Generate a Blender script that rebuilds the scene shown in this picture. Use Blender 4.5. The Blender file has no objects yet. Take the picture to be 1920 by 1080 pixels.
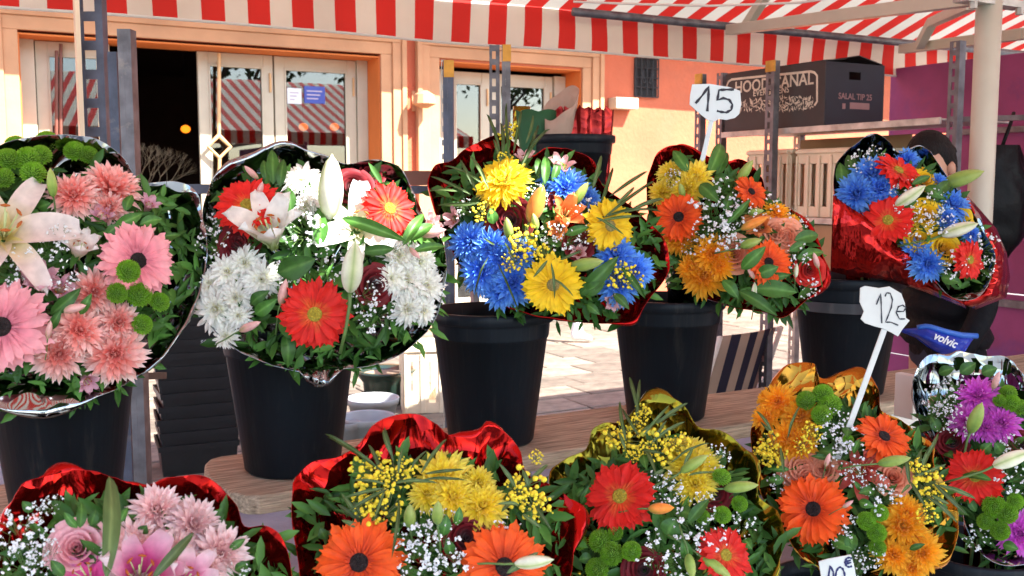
import bpy, bmesh, math, random
from mathutils import Vector, Matrix, noise
V = Vector
R = math.radians
random.seed(7)
scene = bpy.context.scene
col = scene.collection

# ------------------------------------------------------------------ camera
FPX = 1900.0                       # focal length in photo pixels (photo 1920 wide)
CAM = V((0, 0, 1.5))
YAW, PITCH = R(60.8), R(5.7)
FH = V((math.cos(YAW), math.sin(YAW), 0))
FWD = FH * math.cos(PITCH) - V((0, 0, 1)) * math.sin(PITCH)
RGT = V((FH.y, -FH.x, 0))
UPV = RGT.cross(FWD)
cd = bpy.data.cameras.new('camera')
cam = bpy.data.objects.new('camera', cd)
col.objects.link(cam)
cd.sensor_width = 36
cd.lens = 36 * FPX / 1920
cd.clip_start = 0.05
cd.clip_end = 600
m = Matrix((RGT, UPV, -FWD)).transposed().to_4x4()
m.translation = CAM
cam.matrix_world = m
scene.camera = cam
cd.dof.use_dof = True
cd.dof.focus_distance = 2.35
cd.dof.aperture_fstop = 9.0

# ------------------------------------------------------------------ light
SUN = V((0.62, -1.0, 1.25)).normalized()     # towards the sun
w = bpy.data.worlds.new('World')
scene.world = w
w.use_nodes = True
nt = w.node_tree
bg = nt.nodes['Background']
sky = nt.nodes.new('ShaderNodeTexSky')
sky.sky_type = 'NISHITA'
sky.sun_disc = False
sky.sun_elevation = math.asin(SUN.z)
sky.sun_rotation = math.atan2(SUN.x, SUN.y)
bg.inputs['Strength'].default_value = 0.15
nt.links.new(sky.outputs[0], bg.inputs[0])
sl = bpy.data.lights.new('sun', 'SUN')
sl.energy = 5.0
sl.angle = R(0.5)
sl.color = (1.0, 0.98, 0.95)
so = bpy.data.objects.new('sun', sl)
col.objects.link(so)
so.rotation_euler = SUN.to_track_quat('Z', 'Y').to_euler()
so.location = (0, -5, 12)
vs = scene.view_settings
vs.view_transform = 'Standard'
vs.look = 'None'
vs.gamma = 1
vs.exposure = 2.3
scene.cycles.use_denoising = True
scene.cycles.max_bounces = 10
scene.cycles.transparent_max_bounces = 12
scene.cycles.sample_clamp_indirect = 8
scene.cycles.caustics_reflective = False
scene.cycles.caustics_refractive = False

# ------------------------------------------------------------------ pixel -> place
def ray(px, py):
    return FWD + RGT * ((px - 960) / FPX) - UPV * ((py - 540) / FPX)
def P(px, py, d):
    return CAM + ray(px, py) * d
def onY(px, py, y):
    r = ray(px, py)
    return CAM + r * ((y - CAM.y) / r.y)
def onX(px, py, x):
    r = ray(px, py)
    return CAM + r * ((x - CAM.x) / r.x)
def onZ(px, py, z):
    r = ray(px, py)
    return CAM + r * ((z - CAM.z) / r.z)
def depth(p):
    return (p - CAM).dot(FWD)

# ------------------------------------------------------------------ materials
MATS = {}
def mk(name, c, rough=0.6, metal=0.0, var=0.12, vs_=6.0, bump=0.0, bs=40.0, ramp=None, tl=0.0,
       rnd=0.0, spec=0.4, stretch=None, coat=0.0, dirt=None, sheen=0.0):
    """procedural material; ramp = colours along the 'tone' attribute, tl = translucency"""
    if name in MATS:
        return MATS[name]
    mt = bpy.data.materials.new(name)
    mt.use_nodes = True
    t = mt.node_tree
    N, L = t.nodes, t.links
    b = N['Principled BSDF']
    out = N['Material Output']
    tc = N.new('ShaderNodeTexCoord')
    mp = N.new('ShaderNodeMapping')
    L.new(tc.outputs['Object'], mp.inputs[0])
    if stretch:
        mp.inputs['Scale'].default_value = stretch
    nz = N.new('ShaderNodeTexNoise')
    nz.inputs['Scale'].default_value = vs_
    nz.inputs['Detail'].default_value = 5
    L.new(mp.outputs[0], nz.inputs['Vector'])
    if ramp:
        at = N.new('ShaderNodeAttribute')
        at.attribute_name = 'tone'
        cr = N.new('ShaderNodeValToRGB')
        el = cr.color_ramp.elements
        for i, (p, cc) in enumerate(ramp):
            if i < 2:
                e = el[i]
                e.position = p
            else:
                e = el.new(p)
            e.color = (*cc, 1)
        L.new(at.outputs['Fac'], cr.inputs[0])
        csrc = cr.outputs[0]
    else:
        rgb = N.new('ShaderNodeRGB')
        rgb.outputs[0].default_value = (*c, 1)
        csrc = rgb.outputs[0]
    mr = N.new('ShaderNodeMapRange')
    mr.inputs[1].default_value = 0.3
    mr.inputs[2].default_value = 0.7
    mr.inputs[3].default_value = 1 - var
    mr.inputs[4].default_value = 1 + var
    L.new(nz.outputs[0], mr.inputs[0])
    fac = mr.outputs[0]
    if rnd:
        oi = N.new('ShaderNodeObjectInfo')
        m2 = N.new('ShaderNodeMapRange')
        m2.inputs[3].default_value = 1 - rnd
        m2.inputs[4].default_value = 1 + rnd
        L.new(oi.outputs['Random'], m2.inputs[0])
        mu = N.new('ShaderNodeMath')
        mu.operation = 'MULTIPLY'
        L.new(fac, mu.inputs[0])
        L.new(m2.outputs[0], mu.inputs[1])
        fac = mu.outputs[0]
    vm = N.new('ShaderNodeVectorMath')
    vm.operation = 'SCALE'
    L.new(csrc, vm.inputs[0])
    L.new(fac, vm.inputs['Scale'])
    cout = vm.outputs[0]
    if dirt:
        dc, ds, dl = dirt
        n3 = N.new('ShaderNodeTexNoise')
        n3.inputs['Scale'].default_value = ds
        n3.inputs['Detail'].default_value = 8
        n3.inputs['Roughness'].default_value = 0.7
        L.new(mp.outputs[0], n3.inputs['Vector'])
        m3 = N.new('ShaderNodeMapRange')
        m3.inputs[1].default_value = dl
        m3.inputs[2].default_value = dl + 0.15
        L.new(n3.outputs[0], m3.inputs[0])
        mx = N.new('ShaderNodeMix')
        mx.data_type = 'RGBA'
        L.new(m3.outputs[0], mx.inputs[0])
        L.new(cout, mx.inputs[6])
        mx.inputs[7].default_value = (*dc, 1)
        cout = mx.outputs[2]
    L.new(cout, b.inputs['Base Color'])
    b.inputs['Roughness'].default_value = rough
    b.inputs['Metallic'].default_value = metal
    b.inputs['Specular IOR Level'].default_value = spec
    b.inputs['Coat Weight'].default_value = coat
    b.inputs['Sheen Weight'].default_value = sheen
    if bump:
        n2 = N.new('ShaderNodeTexNoise')
        n2.inputs['Scale'].default_value = bs
        n2.inputs['Detail'].default_value = 4
        L.new(mp.outputs[0], n2.inputs['Vector'])
        bp = N.new('ShaderNodeBump')
        bp.inputs['Strength'].default_value = bump
        bp.inputs['Distance'].default_value = 0.02
        L.new(n2.outputs[0], bp.inputs['Height'])
        L.new(bp.outputs[0], b.inputs['Normal'])
    if tl:
        tr = N.new('ShaderNodeBsdfTranslucent')
        L.new(cout, tr.inputs[0])
        ms = N.new('ShaderNodeMixShader')
        ms.inputs[0].default_value = tl
        L.new(b.outputs[0], ms.inputs[1])
        L.new(tr.outputs[0], ms.inputs[2])
        L.new(ms.outputs[0], out.inputs[0])
    MATS[name] = mt
    return mt

def stripe_mat(name, c1, c2, width, axis=0, tl=0.35, off=0.0):
    mt = mk(name, c1, 0.85, 0, 0.13, 2.2, bump=0.15, bs=14, tl=tl)
    t = mt.node_tree
    N, L = t.nodes, t.links
    b = N['Principled BSDF']
    rgb = next(n for n in N if n.type == 'RGB')
    vm = next(n for n in N if n.type == 'VECT_MATH')
    tc = next(n for n in N if n.type == 'TEX_COORD')
    sx = N.new('ShaderNodeSeparateXYZ')
    L.new(tc.outputs['Object'], sx.inputs[0])
    a = N.new('ShaderNodeMath'); a.operation = 'MULTIPLY_ADD'
    a.inputs[1].default_value = 1 / (2 * width); a.inputs[2].default_value = 100 + off
    L.new(sx.outputs[axis], a.inputs[0])
    f = N.new('ShaderNodeMath'); f.operation = 'FRACT'
    L.new(a.outputs[0], f.inputs[0])
    g = N.new('ShaderNodeMath'); g.operation = 'GREATER_THAN'; g.inputs[1].default_value = 0.5
    L.new(f.outputs[0], g.inputs[0])
    mx = N.new('ShaderNodeMix'); mx.data_type = 'RGBA'
    L.new(g.outputs[0], mx.inputs[0])
    mx.inputs[6].default_value = (*c1, 1); mx.inputs[7].default_value = (*c2, 1)
    L.new(mx.outputs[2], vm.inputs[0])
    return mt

def glass_mat():
    mt = bpy.data.materials.new('window glass')
    mt.use_nodes = True
    t = mt.node_tree
    N, L = t.nodes, t.links
    N.remove(N['Principled BSDF'])
    tr = N.new('ShaderNodeBsdfTransparent'); tr.inputs[0].default_value = (0.6, 0.62, 0.6, 1)
    gl = N.new('ShaderNodeBsdfGlossy'); gl.inputs['Roughness'].default_value = 0.01
    gl.inputs[0].default_value = (0.9, 0.9, 0.9, 1)
    fr = N.new('ShaderNodeFresnel'); fr.inputs[0].default_value = 1.75
    nz = N.new('ShaderNodeTexNoise'); nz.inputs['Scale'].default_value = 1.2
    bp = N.new('ShaderNodeBump'); bp.inputs['Strength'].default_value = 0.02
    L.new(nz.outputs[0], bp.inputs['Height']); L.new(bp.outputs[0], gl.inputs['Normal'])
    ms = N.new('ShaderNodeMixShader')
    L.new(fr.outputs[0], ms.inputs[0]); L.new(tr.outputs[0], ms.inputs[1]); L.new(gl.outputs[0], ms.inputs[2])
    L.new(ms.outputs[0], N['Material Output'].inputs[0])
    return mt

def emit_mat(name, c, s):
    mt = bpy.data.materials.new(name)
    mt.use_nodes = True
    b = mt.node_tree.nodes['Principled BSDF']
    b.inputs['Base Color'].default_value = (*c, 1)
    b.inputs['Emission Color'].default_value = (*c, 1)
    b.inputs['Emission Strength'].default_value = s
    return mt

# ------------------------------------------------------------------ mesh helpers
class MB:
    def __init__(s):
        s.v, s.f, s.t, s.mi = [], [], [], []
        s.m = 0
    def add(s, vs_, fs, tone=0.0):
        o = len(s.v)
        s.v += [tuple(v) for v in vs_]
        s.t += list(tone) if isinstance(tone, (list, tuple)) else [tone] * len(vs_)
        s.f += [tuple(i + o for i in f) for f in fs]
        s.mi += [s.m] * len(fs)
    def box(s, a, b, M=None, tone=0.0):
        x0, y0, z0 = a; x1, y1, z1 = b
        q = [V((x, y, z)) for z in (z0, z1) for y in (y0, y1) for x in (x0, x1)]
        if M: q = [M @ p for p in q]
        s.add(q, [(0, 2, 3, 1), (4, 5, 7, 6), (0, 1, 5, 4), (2, 6, 7, 3), (0, 4, 6, 2), (1, 3, 7, 5)], tone)
    def obox(s, p, q, wdt, hgt, up=V((0, 0, 1))):
        """box bar from p to q"""
        d = (q - p); l = d.length; d.normalize()
        sd = d.cross(up)
        if sd.length < 1e-4: sd = d.cross(V((1, 0, 0)))
        sd.normalize(); u = sd.cross(d)
        M = Matrix((sd, d, u)).transposed().to_4x4(); M.translation = p
        s.box((-wdt / 2, 0, -hgt / 2), (wdt / 2, l, hgt / 2), M)
    def tube(s, pts, rad, n=8, cap=True, tone=0.0):
        pts = [V(p) for p in pts]
        rs = rad if isinstance(rad, (list, tuple)) else [rad] * len(pts)
        vv, ff = [], []
        pr = None
        for i, p in enumerate(pts):
            d = (pts[min(i + 1, len(pts) - 1)] - pts[max(i - 1, 0)])
            if d.length < 1e-9: d = V((0, 0, 1))
            d.normalize()
            if pr is None:
                a = d.cross(V((0.31, 0.2, 0.93)))
                if a.length < 1e-3: a = d.cross(V((1, 0, 0)))
            else:
                a = pr - d * pr.dot(d)
            a.normalize(); pr = a; b = d.cross(a)
            for k in range(n):
                an = 2 * math.pi * k / n
                vv.append(p + (a * math.cos(an) + b * math.sin(an)) * rs[i])
        for i in range(len(pts) - 1):
            for k in range(n):
                ff.append((i * n + k, i * n + (k + 1) % n, (i + 1) * n + (k + 1) % n, (i + 1) * n + k))
        if cap:
            ff.append(tuple(range(n - 1, -1, -1)))
            ff.append(tuple((len(pts) - 1) * n + k for k in range(n)))
        s.add(vv, ff, tone)
    def lathe(s, prof, n=32, M=None, tone=0.0, closed=False):
        vv, ff = [], []
        for r, z in prof:
            for k in range(n):
                an = 2 * math.pi * k / n
                p = V((r * math.cos(an), r * math.sin(an), z))
                vv.append(M @ p if M else p)
        for i in range(len(prof) - 1):
            for k in range(n):
                ff.append((i * n + k, i * n + (k + 1) % n, (i + 1) * n + (k + 1) % n, (i + 1) * n + k))
        s.add(vv, ff, tone)
    def ball(s, c, r, sub=1, jit=0.0, tone=0.0, sq=1.0):
        vv, ff = ICO[sub]
        s.add([V(c) + V((p.x, p.y, p.z * sq)) * r * (1 + random.uniform(-jit, jit)) for p in vv], ff, tone)
    def grid(s, rows, closed=False, tone=None):
        n = len(rows[0])
        vv = [p for r_ in rows for p in r_]
        ff = []
        for i in range(len(rows) - 1):
            for k in range(n if closed else n - 1):
                ff.append((i * n + k, i * n + (k + 1) % n, (i + 1) * n + (k + 1) % n, (i + 1) * n + k))
        s.add(vv, ff, tone if tone is not None else 0.0)
    def poly(s, pts, thick):
        """flat outline extruded by vector thick"""
        n = len(pts)
        s.add([V(p) for p in pts] + [V(p) + thick for p in pts],
              [tuple(range(n)), tuple(range(2 * n - 1, n - 1, -1))] +
              [(k, k + n, (k + 1) % n + n, (k + 1) % n) for k in range(n)])
    def mesh(s, name, mats, smooth=False):
        me = bpy.data.meshes.new(name)
        me.from_pydata(s.v, [], s.f)
        for mt in (mats if isinstance(mats, (list, tuple)) else [mats]):
            me.materials.append(mt)
        me.polygons.foreach_set('material_index', s.mi)
        if smooth:
            me.polygons.foreach_set('use_smooth', [True] * len(s.f))
        at = me.attributes.new('tone', 'FLOAT', 'POINT')
        at.data.foreach_set('value', s.t)
        bm = bmesh.new(); bm.from_mesh(me)
        bmesh.ops.recalc_face_normals(bm, faces=bm.faces)
        bm.to_mesh(me); bm.free()
        me.update()
        return me

def _ico(sub):
    bm = bmesh.new()
    bmesh.ops.create_icosphere(bm, subdivisions=sub, radius=1)
    r = ([v.co.copy() for v in bm.verts], [tuple(v.index for v in f.verts) for f in bm.faces])
    bm.free()
    return r
ICO = {1: _ico(1), 2: _ico(2), 3: _ico(3)}

def world_of(o):
    M = Matrix.Translation(o.location) if o.parent is None and o.rotation_mode == 'XYZ' and o.rotation_euler[:] == (0, 0, 0) else o.matrix_basis.copy()
    return world_of(o.parent) @ o.matrix_basis if o.parent else o.matrix_basis.copy()

def link(name, me, parent=None, M=None):
    """one mesh object; M is its world matrix (identity when the mesh is in world coordinates)"""
    o = bpy.data.objects.new(name, me)
    col.objects.link(o)
    M = M or Matrix()
    if parent:
        o.parent = parent
        o.matrix_basis = world_of(parent).inverted() @ M
    else:
        o.matrix_basis = M
    return o

def put(name, mb, mats, parent=None, smooth=False, M=None, bevel=0.0, origin=None):
    if origin is not None:
        og = V(origin)
        mb.v = [tuple(V(p) - og) for p in mb.v]
        M = Matrix.Translation(og)
    o = link(name, mb.mesh(name, mats, smooth), parent, M)
    if bevel:
        bv = o.modifiers.new('bevel', 'BEVEL')
        bv.width = bevel; bv.segments = 2; bv.limit_method = 'ANGLE'
    return o

def tag(o, label, cat, group=None):
    o['label'] = label
    o['category'] = cat
    if group: o['group'] = group
    return o

def thing(name, loc, label, cat, group=None):
    o = bpy.data.objects.new(name, None)
    col.objects.link(o)
    o.location = loc
    o.matrix_basis = Matrix.Translation(V(loc))
    o.empty_display_size = 0.1
    return tag(o, label, cat, group)

def structure(o):
    o['kind'] = 'structure'
    return o

def copy_tree(o, M, parent=None):
    c = o.copy(); col.objects.link(c)
    c.parent = parent
    if parent is None: c.matrix_basis = M
    for ch in list(o.children):
        copy_tree(ch, None, c)
    return c

def text_mesh(s, size, mt, ext=0.0008, shear=0.0, bold=0.0, space=1.0):
    cu = bpy.data.curves.new('lettering', 'FONT')
    cu.body = s; cu.size = size; cu.extrude = ext; cu.shear = shear; cu.offset = bold
    cu.align_x = 'CENTER'; cu.align_y = 'CENTER'; cu.space_character = space
    cu.resolution_u = 3
    o = bpy.data.objects.new('lettering', cu); col.objects.link(o)
    dg = bpy.context.evaluated_depsgraph_get()
    me = bpy.data.meshes.new_from_object(o.evaluated_get(dg))
    bpy.data.objects.remove(o)
    me.materials.clear(); me.materials.append(mt)
    return me

def frame(x, y, o):
    x = x.normalized(); z = x.cross(y).normalized(); y = z.cross(x)
    M = Matrix((x, y, z)).transposed().to_4x4(); M.translation = o
    return M

# ------------------------------------------------------------------ plain materials
M_plaster = mk('salmon plaster', (0.50, 0.122, 0.055), 0.9, var=0.16, vs_=1.6, bump=0.35, bs=25, dirt=((0.44, 0.12, 0.06), 1.3, 0.55))
M_trim = mk('peach stone trim', (0.50, 0.25, 0.12), 0.8, var=0.12, vs_=3, bump=0.1, bs=30, dirt=((0.40, 0.21, 0.11), 5, 0.62))
M_reveal = mk('orange reveal', (0.62, 0.16, 0.03), 0.8, var=0.08, vs_=3)
M_cream = mk('cream joinery paint', (0.50, 0.42, 0.29), 0.5, var=0.06, vs_=6, dirt=((0.36, 0.29, 0.2), 7, 0.66))
M_glass = glass_mat()
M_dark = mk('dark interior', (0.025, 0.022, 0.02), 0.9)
M_brown = mk('red brown metal', (0.16, 0.055, 0.035), 0.45, var=0.2)
M_gold = mk('worn brass', (0.62, 0.36, 0.16), 0.4, 0.2, var=0.2)
M_iron = mk('dark iron', (0.03, 0.026, 0.026), 0.6, 0.4, var=0.3)
M_steel = mk('weathered galvanised steel', (0.15, 0.15, 0.165), 0.55, 0.6, var=0.35, vs_=20, dirt=((0.30, 0.27, 0.24), 14, 0.6))
M_galv = mk('bright galvanised steel', (0.44, 0.42, 0.38), 0.5, 0.5, var=0.3, vs_=18, dirt=((0.26, 0.22, 0.17), 10, 0.58))
M_steelblue = mk('blue grey painted steel', (0.075, 0.09, 0.13), 0.5, 0.3, var=0.4, vs_=16, dirt=((0.22, 0.2, 0.19), 12, 0.6))
M_yellowpaint = mk('ochre paint mark', (0.58, 0.30, 0.05), 0.7, var=0.25, vs_=20)
M_whitepole = mk('white enamel', (0.52, 0.51, 0.41), 0.35, 0.0, var=0.06, vs_=8, dirt=((0.42, 0.34, 0.26), 9, 0.68))
M_white = mk('white board', (0.72, 0.70, 0.64), 0.6, var=0.08, dirt=((0.45, 0.4, 0.33), 8, 0.66))
M_black = mk('black plastic', (0.008, 0.011, 0.015), 0.42, 0, var=0.35, vs_=9, spec=0.14, bump=0.06, bs=60,
             dirt=((0.030, 0.028, 0.027), 34, 0.555), stretch=(1, 1, 0.06))
M_blackcrate = mk('black crate plastic', (0.006, 0.006, 0.008), 0.45, var=0.3, bump=0.05, bs=50)
M_wood = mk('weathered plank', (0.42, 0.335, 0.235), 0.8, var=0.5, vs_=9, stretch=(1.2, 16, 16), bump=0.5, bs=14,
            dirt=((0.16, 0.12, 0.095), 3.0, 0.58))
M_beige = mk('beige crate plastic', (0.80, 0.66, 0.47), 0.55, var=0.08, vs_=8, tl=0.08, dirt=((0.42, 0.28, 0.16), 7, 0.64))
M_cardboard = mk('brown cardboard', (0.42, 0.26, 0.14), 0.9, var=0.1, vs_=6)
M_purple = mk('purple painted board', (0.24, 0.045, 0.14), 0.7, var=0.22, vs_=3.5, bump=0.2, bs=18, dirt=((0.15, 0.045, 0.17), 2.2, 0.54))
M_boxblack = mk('printed black carton', (0.04, 0.034, 0.034), 0.6, var=0.22, vs_=5, dirt=((0.075, 0.06, 0.055), 5, 0.6))
M_boxnavy = mk('printed navy carton', (0.014, 0.014, 0.024), 0.55, var=0.2, vs_=5)
M_print = mk('cream print', (0.66, 0.58, 0.46), 0.7, var=0.15, vs_=20)
M_printpink = mk('dull pink print', (0.30, 0.17, 0.17), 0.7)
M_ink = mk('black marker ink', (0.012, 0.012, 0.02), 0.5, var=0.3)
M_sign = mk('white sign plastic', (0.56, 0.62, 0.61), 0.4, var=0.05, vs_=14, dirt=((0.5, 0.55, 0.52), 12, 0.68))
M_paper = mk('paper card', (0.58, 0.60, 0.56), 0.8, var=0.08, vs_=16, dirt=((0.46, 0.48, 0.44), 14, 0.6))
M_pot = mk('grey white plastic pot', (0.34, 0.34, 0.33), 0.6, var=0.1, vs_=8, dirt=((0.40, 0.32, 0.25), 6, 0.56))
M_potgreen = mk('dark green ceramic', (0.012, 0.03, 0.022), 0.25, spec=0.6)
M_soil = mk('dry soil', (0.24, 0.17, 0.11), 0.95, var=0.3, bump=0.6)
M_slab = mk('stone paving slab', (0.155, 0.122, 0.09), 0.75, var=0.35, vs_=5, bump=0.25, bs=25, rnd=0.3, dirt=((0.14, 0.11, 0.09), 4, 0.58))
M_joint = mk('paving joint and far paving', (0.17, 0.17, 0.17), 0.95, var=0.25, vs_=3, bump=0.3)
M_skin = mk('skin', (0.46, 0.24, 0.16), 0.5, var=0.06, vs_=10)
M_hair = mk('black hair', (0.004, 0.003, 0.003), 0.6, spec=.2, var=0.4, vs_=14, stretch=(6, 6, 1.5), bump=0.5, bs=30)
M_jacket = mk('black jacket', (0.006, 0.006, 0.008), 0.7, spec=.12, var=0.3, vs_=8, bump=0.8, bs=14)
M_trouser = mk('dark blue denim', (0.018, 0.024, 0.045), 0.85, var=0.25, vs_=12)
M_whitecloth = mk('white cotton', (0.74, 0.72, 0.68), 0.9, var=0.05, vs_=10, bump=0.3, bs=12)
M_shoe = mk('white trainer', (0.66, 0.66, 0.68), 0.5, var=0.1)
M_shoedark = mk('grey trainer panel', (0.09, 0.09, 0.14), 0.6)
M_bagblue = mk('blue nylon', (0.012, 0.045, 0.42), 0.35, var=0.25, vs_=9, bump=0.5, bs=20)
M_bin = mk('black bin bag', (0.004, 0.004, 0.005), 0.42, var=0.3, bump=0.4, bs=12, spec=0.12)
M_bark = mk('bark', (0.12, 0.085, 0.06), 0.9, var=0.3, bump=0.6)
M_treeleaf = mk('tree leaf', (0.06, 0.10, 0.025), 0.6, var=0.35, vs_=3, tl=0.3, rnd=0.1)
M_twig = mk('dry twig', (0.30, 0.22, 0.13), 0.8, var=0.2)
M_chairfab = stripe_mat('navy and cream striped canvas', (0.46, 0.35, 0.27), (0.022, 0.022, 0.045), 0.062, 0, tl=0.1)
STRIPE = 0.093
C_RED, C_WHT = (0.57, 0.026, 0.018), (0.67, 0.65, 0.54)
M_stripe = stripe_mat('red and white striped awning cloth', C_RED, C_WHT, STRIPE, 0, tl=0.16)
M_stripe2 = stripe_mat('red and cream striped cafe awning cloth', C_RED, C_WHT, 0.1, 0, tl=0.04)
# ================================================================== SETTING
g = MB()
g.add([(-150, -150, 0), (150, -150, 0), (150, 150, 0), (-150, 150, 0)], [(0, 1, 2, 3)])
ground = structure(put('ground', g, M_joint))
slab_me = []
for k in range(4):
    b = MB(); rr = random.Random(k)
    x, y = 0.5, 0.5
    j = lambda: rr.uniform(-0.012, 0.012)
    top = [V((-x + j(), -y + j(), 1)), V((x + j(), -y + j(), 1)), V((x + j(), y + j(), 1)), V((-x + j(), y + j(), 1))]
    ins = [V((p.x * 0.965, p.y * 0.955, 1.25)) for p in top]
    bot = [V((p.x, p.y, -0.5)) for p in top]
    b.add(bot + top + ins, [(0, 1, 5, 4), (1, 2, 6, 5), (2, 3, 7, 6), (3, 0, 4, 7), (4, 5, 9, 8), (5, 6, 10, 9), (6, 7, 11, 10), (7, 4, 8, 11), (8, 9, 10, 11)])
    slab_me.append(b.mesh('paving_slab', M_slab))
yy = 4.9
row = 0
while yy < 9.35:
    dy = 0.36
    x0 = 0.35 + 0.17 * yy * 0.4 - 0.25 * (row % 2)
    x1 = min(8.3, yy * 1.0 + 0.4)
    x = x0
    while x < x1:
        dx = random.choice((0.42, 0.5, 0.56, 0.62))
        M = Matrix.Translation((x + dx / 2, yy + dy / 2, 0.004)) @ Matrix.Rotation(random.uniform(-.006, .006), 4, 'Z') @ Matrix.Diagonal((dx - 0.016, dy - 0.016, 0.01 + random.uniform(0, .004), 1))
        link('paving_slab', random.choice(slab_me), ground, M)
        x += dx
    yy += dy
    row += 1

# ------------------------------------------------------------------ cafe building
YF = 9.5
YD = 9.82                       # plane of the doors
bld = thing('cafe_building', (3.5, YF, 0), 'salmon plastered cafe front with peach door surrounds and cream glazed doors', 'building')
XA0, XA1 = onY(34, 100, YF).x, onY(712, 100, YF).x      # first opening
XB0, XB1 = onY(822, 130, YF).x, onY(1090, 150, YF).x    # second opening
ZT = 2.80
TW = 0.26
wl = MB()
for a, b_, z0, z1 in ((-6, XA0, 0, 7), (XA0, XA1, ZT, 7), (XA1, XB0, 0, 7), (XB0, XB1, ZT - .02, 7), (XB1, 16, 0, 7)):
    wl.box((a, YF, z0), (b_, YF + 0.42, z1))
put('wall', wl, M_plaster, bld)
# door surrounds: stepped mouldings
for (xa, xb) in ((XA0, XA1), (XB0, XB1)):
    s = MB()
    for (o0, o1, pr) in ((0.0, TW * .45, .03), (TW * .45, TW * .8, .055), (TW * .8, TW, .075)):
        s.box((xa - o1, YF - pr, 0), (xa - o0, YF - .002, ZT + o0))
        s.box((xb + o0, YF - pr, 0), (xb + o1, YF - .002, ZT + o0))
        s.box((xa - o1, YF - pr - .003, ZT + o0), (xb + o1, YF - .003, ZT + o1))
    put('door_surround', s, M_trim, bld, bevel=0.006)
    s = MB()
    s.box((xa - .001, YF + .003, 0), (xa + .012, YF + .40, ZT - .02))
    s.box((xb - .012, YF + .003, 0), (xb + .001, YF + .40, ZT - .02))
    s.box((xa + .012, YF + .003, ZT - .035), (xb - .012, YF + .40, ZT - .022))
    put('door_reveal', s, M_reveal, bld)

def door_leaf(x0, x1, z1, handle=None, angle=0.0, hinge=0, stile=0.095, sticker=False):
    w_ = x1 - x0
    d = MB()
    d.box((0, 0, 0), (stile, .05, z1)); d.box((w_ - stile, 0, 0), (w_, .05, z1))
    d.box((stile, .003, z1 - stile * 1.2), (w_ - stile, .047, z1)); d.box((stile, .003, 0), (w_ - stile, .047, .3))
    for q in (stile, w_ - stile - .018):
        d.box((q, -.006, .3), (q + .018, .02, z1 - stile * 1.2))
    d.box((stile + .018, -.006, z1 - stile * 1.2 - .018), (w_ - stile - .018, .02, z1 - stile * 1.2))
    M = Matrix.Translation((x0 + hinge * w_, YD, 0)) @ Matrix.Rotation(angle, 4, 'Z') @ Matrix.Translation((-hinge * w_, 0, 0))
    lf = put('door_leaf', d, M_cream, bld, M=M, bevel=0.004)
    p = MB(); p.box((stile + .002, .022, .302), (w_ - stile - .002, .028, z1 - stile * 1.2 - .002))
    put('pane', p, M_glass, lf, M=M)
    h_ = MB()
    h_.tube([(w_ - .03, -.012, z1 - .35), (w_ - .03, -.012, z1 - .17)], .012, 6)
    put('hinge', h_, M_gold, lf, M=M)
    return lf, M
xd = lambda px: onY(px, 200, YD).x
l1, M1 = door_leaf(xd(70), xd(208), 2.76, angle=R(-7), hinge=0)
l2, M2 = door_leaf(xd(373), xd(513), 2.76)
l3, M3 = door_leaf(xd(516), xd(668), 2.76)
l4, M4 = door_leaf(xd(838), xd(918), 2.72)
l5, M5 = door_leaf(xd(922), xd(1036), 2.72)
# door frame jambs
s = MB()
s.box((XA0 + .014, YD - .04, 0), (xd(68), YD + .06, 2.77)); put('door_frame', s, M_cream, bld, bevel=0.004)
s = MB(); s.box((xd(669) + .002, YD - .02, 0), (XA1 - .014, YD + .08, 2.77))
put('door_frame', s, M_cream, bld, bevel=0.004)
s = MB()
s.box((XB0 + .014, YD - .02, 0), (xd(836), YD + .06, 2.73)); put('door_frame', s, M_cream, bld, bevel=0.004)
s = MB(); s.box((xd(1038), YD - .02, 0), (XB1 - .014, YD + .06, 2.73))
put('door_frame', s, M_cream, bld, bevel=0.004)
# long pull bars
def pull(px, y0, y1, leaf, diamond=None):
    a, b_ = onY(px, y0, YD - .07), onY(px, y1, YD - .07)
    h = MB()
    if diamond:
        c = onY(px, diamond, YD - .07)
        r = 0.105
        h.tube([a, c + V((0, 0, r))], .017, 8); h.tube([c - V((0, 0, r)), b_], .017, 8)
        h.tube([c + V((0, 0, r)), c + V((r, 0, 0)), c - V((0, 0, r)), c - V((r, 0, 0)), c + V((0, 0, r))], .02, 8)
    else:
        h.tube([a, b_], .014, 8)
    for q in (a - V((0, 0, .08)), b_ + V((0, 0, .1))):
        h.tube([q, q + V((0, .07, 0))], .008, 6)
    put('pull_handle', h, M_brown if not diamond else M_gold, leaf, smooth=False)
pull(411, 100, 345, l2, 275)
pull(106, 95, 330, l1); pull(114, 82, 330, l1)
# stickers on the glass
for (xa, ya, xb, yb, c, nm) in ((539, 166, 565, 194, (0.75, 0.76, 0.72), 'white sticker paper'), (571, 163, 609, 193, (0.05, 0.08, 0.34), 'blue sticker paper')):
    k = MB(); a, b_ = onY(xa, yb, YD + .012), onY(xb, ya, YD + .012)
    k.box((a.x, YD + .012, a.z), (b_.x, YD + .016, b_.z))
    mt = mk(nm, c, .5, var=.05)
    so_ = put('sticker', k, mt, l3)
    k = MB(); 
    for q in range(3):
        zz = b_.z - (b_.z - a.z) * (.25 + .22 * q)
        k.box((a.x + .025, YD + .009, zz - .012), (b_.x - .03 - .02 * q, YD + .0115, zz))
    put('sticker_print', k, mk('sticker print', (0.50, 0.42, 0.46), .5), l3)
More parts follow.
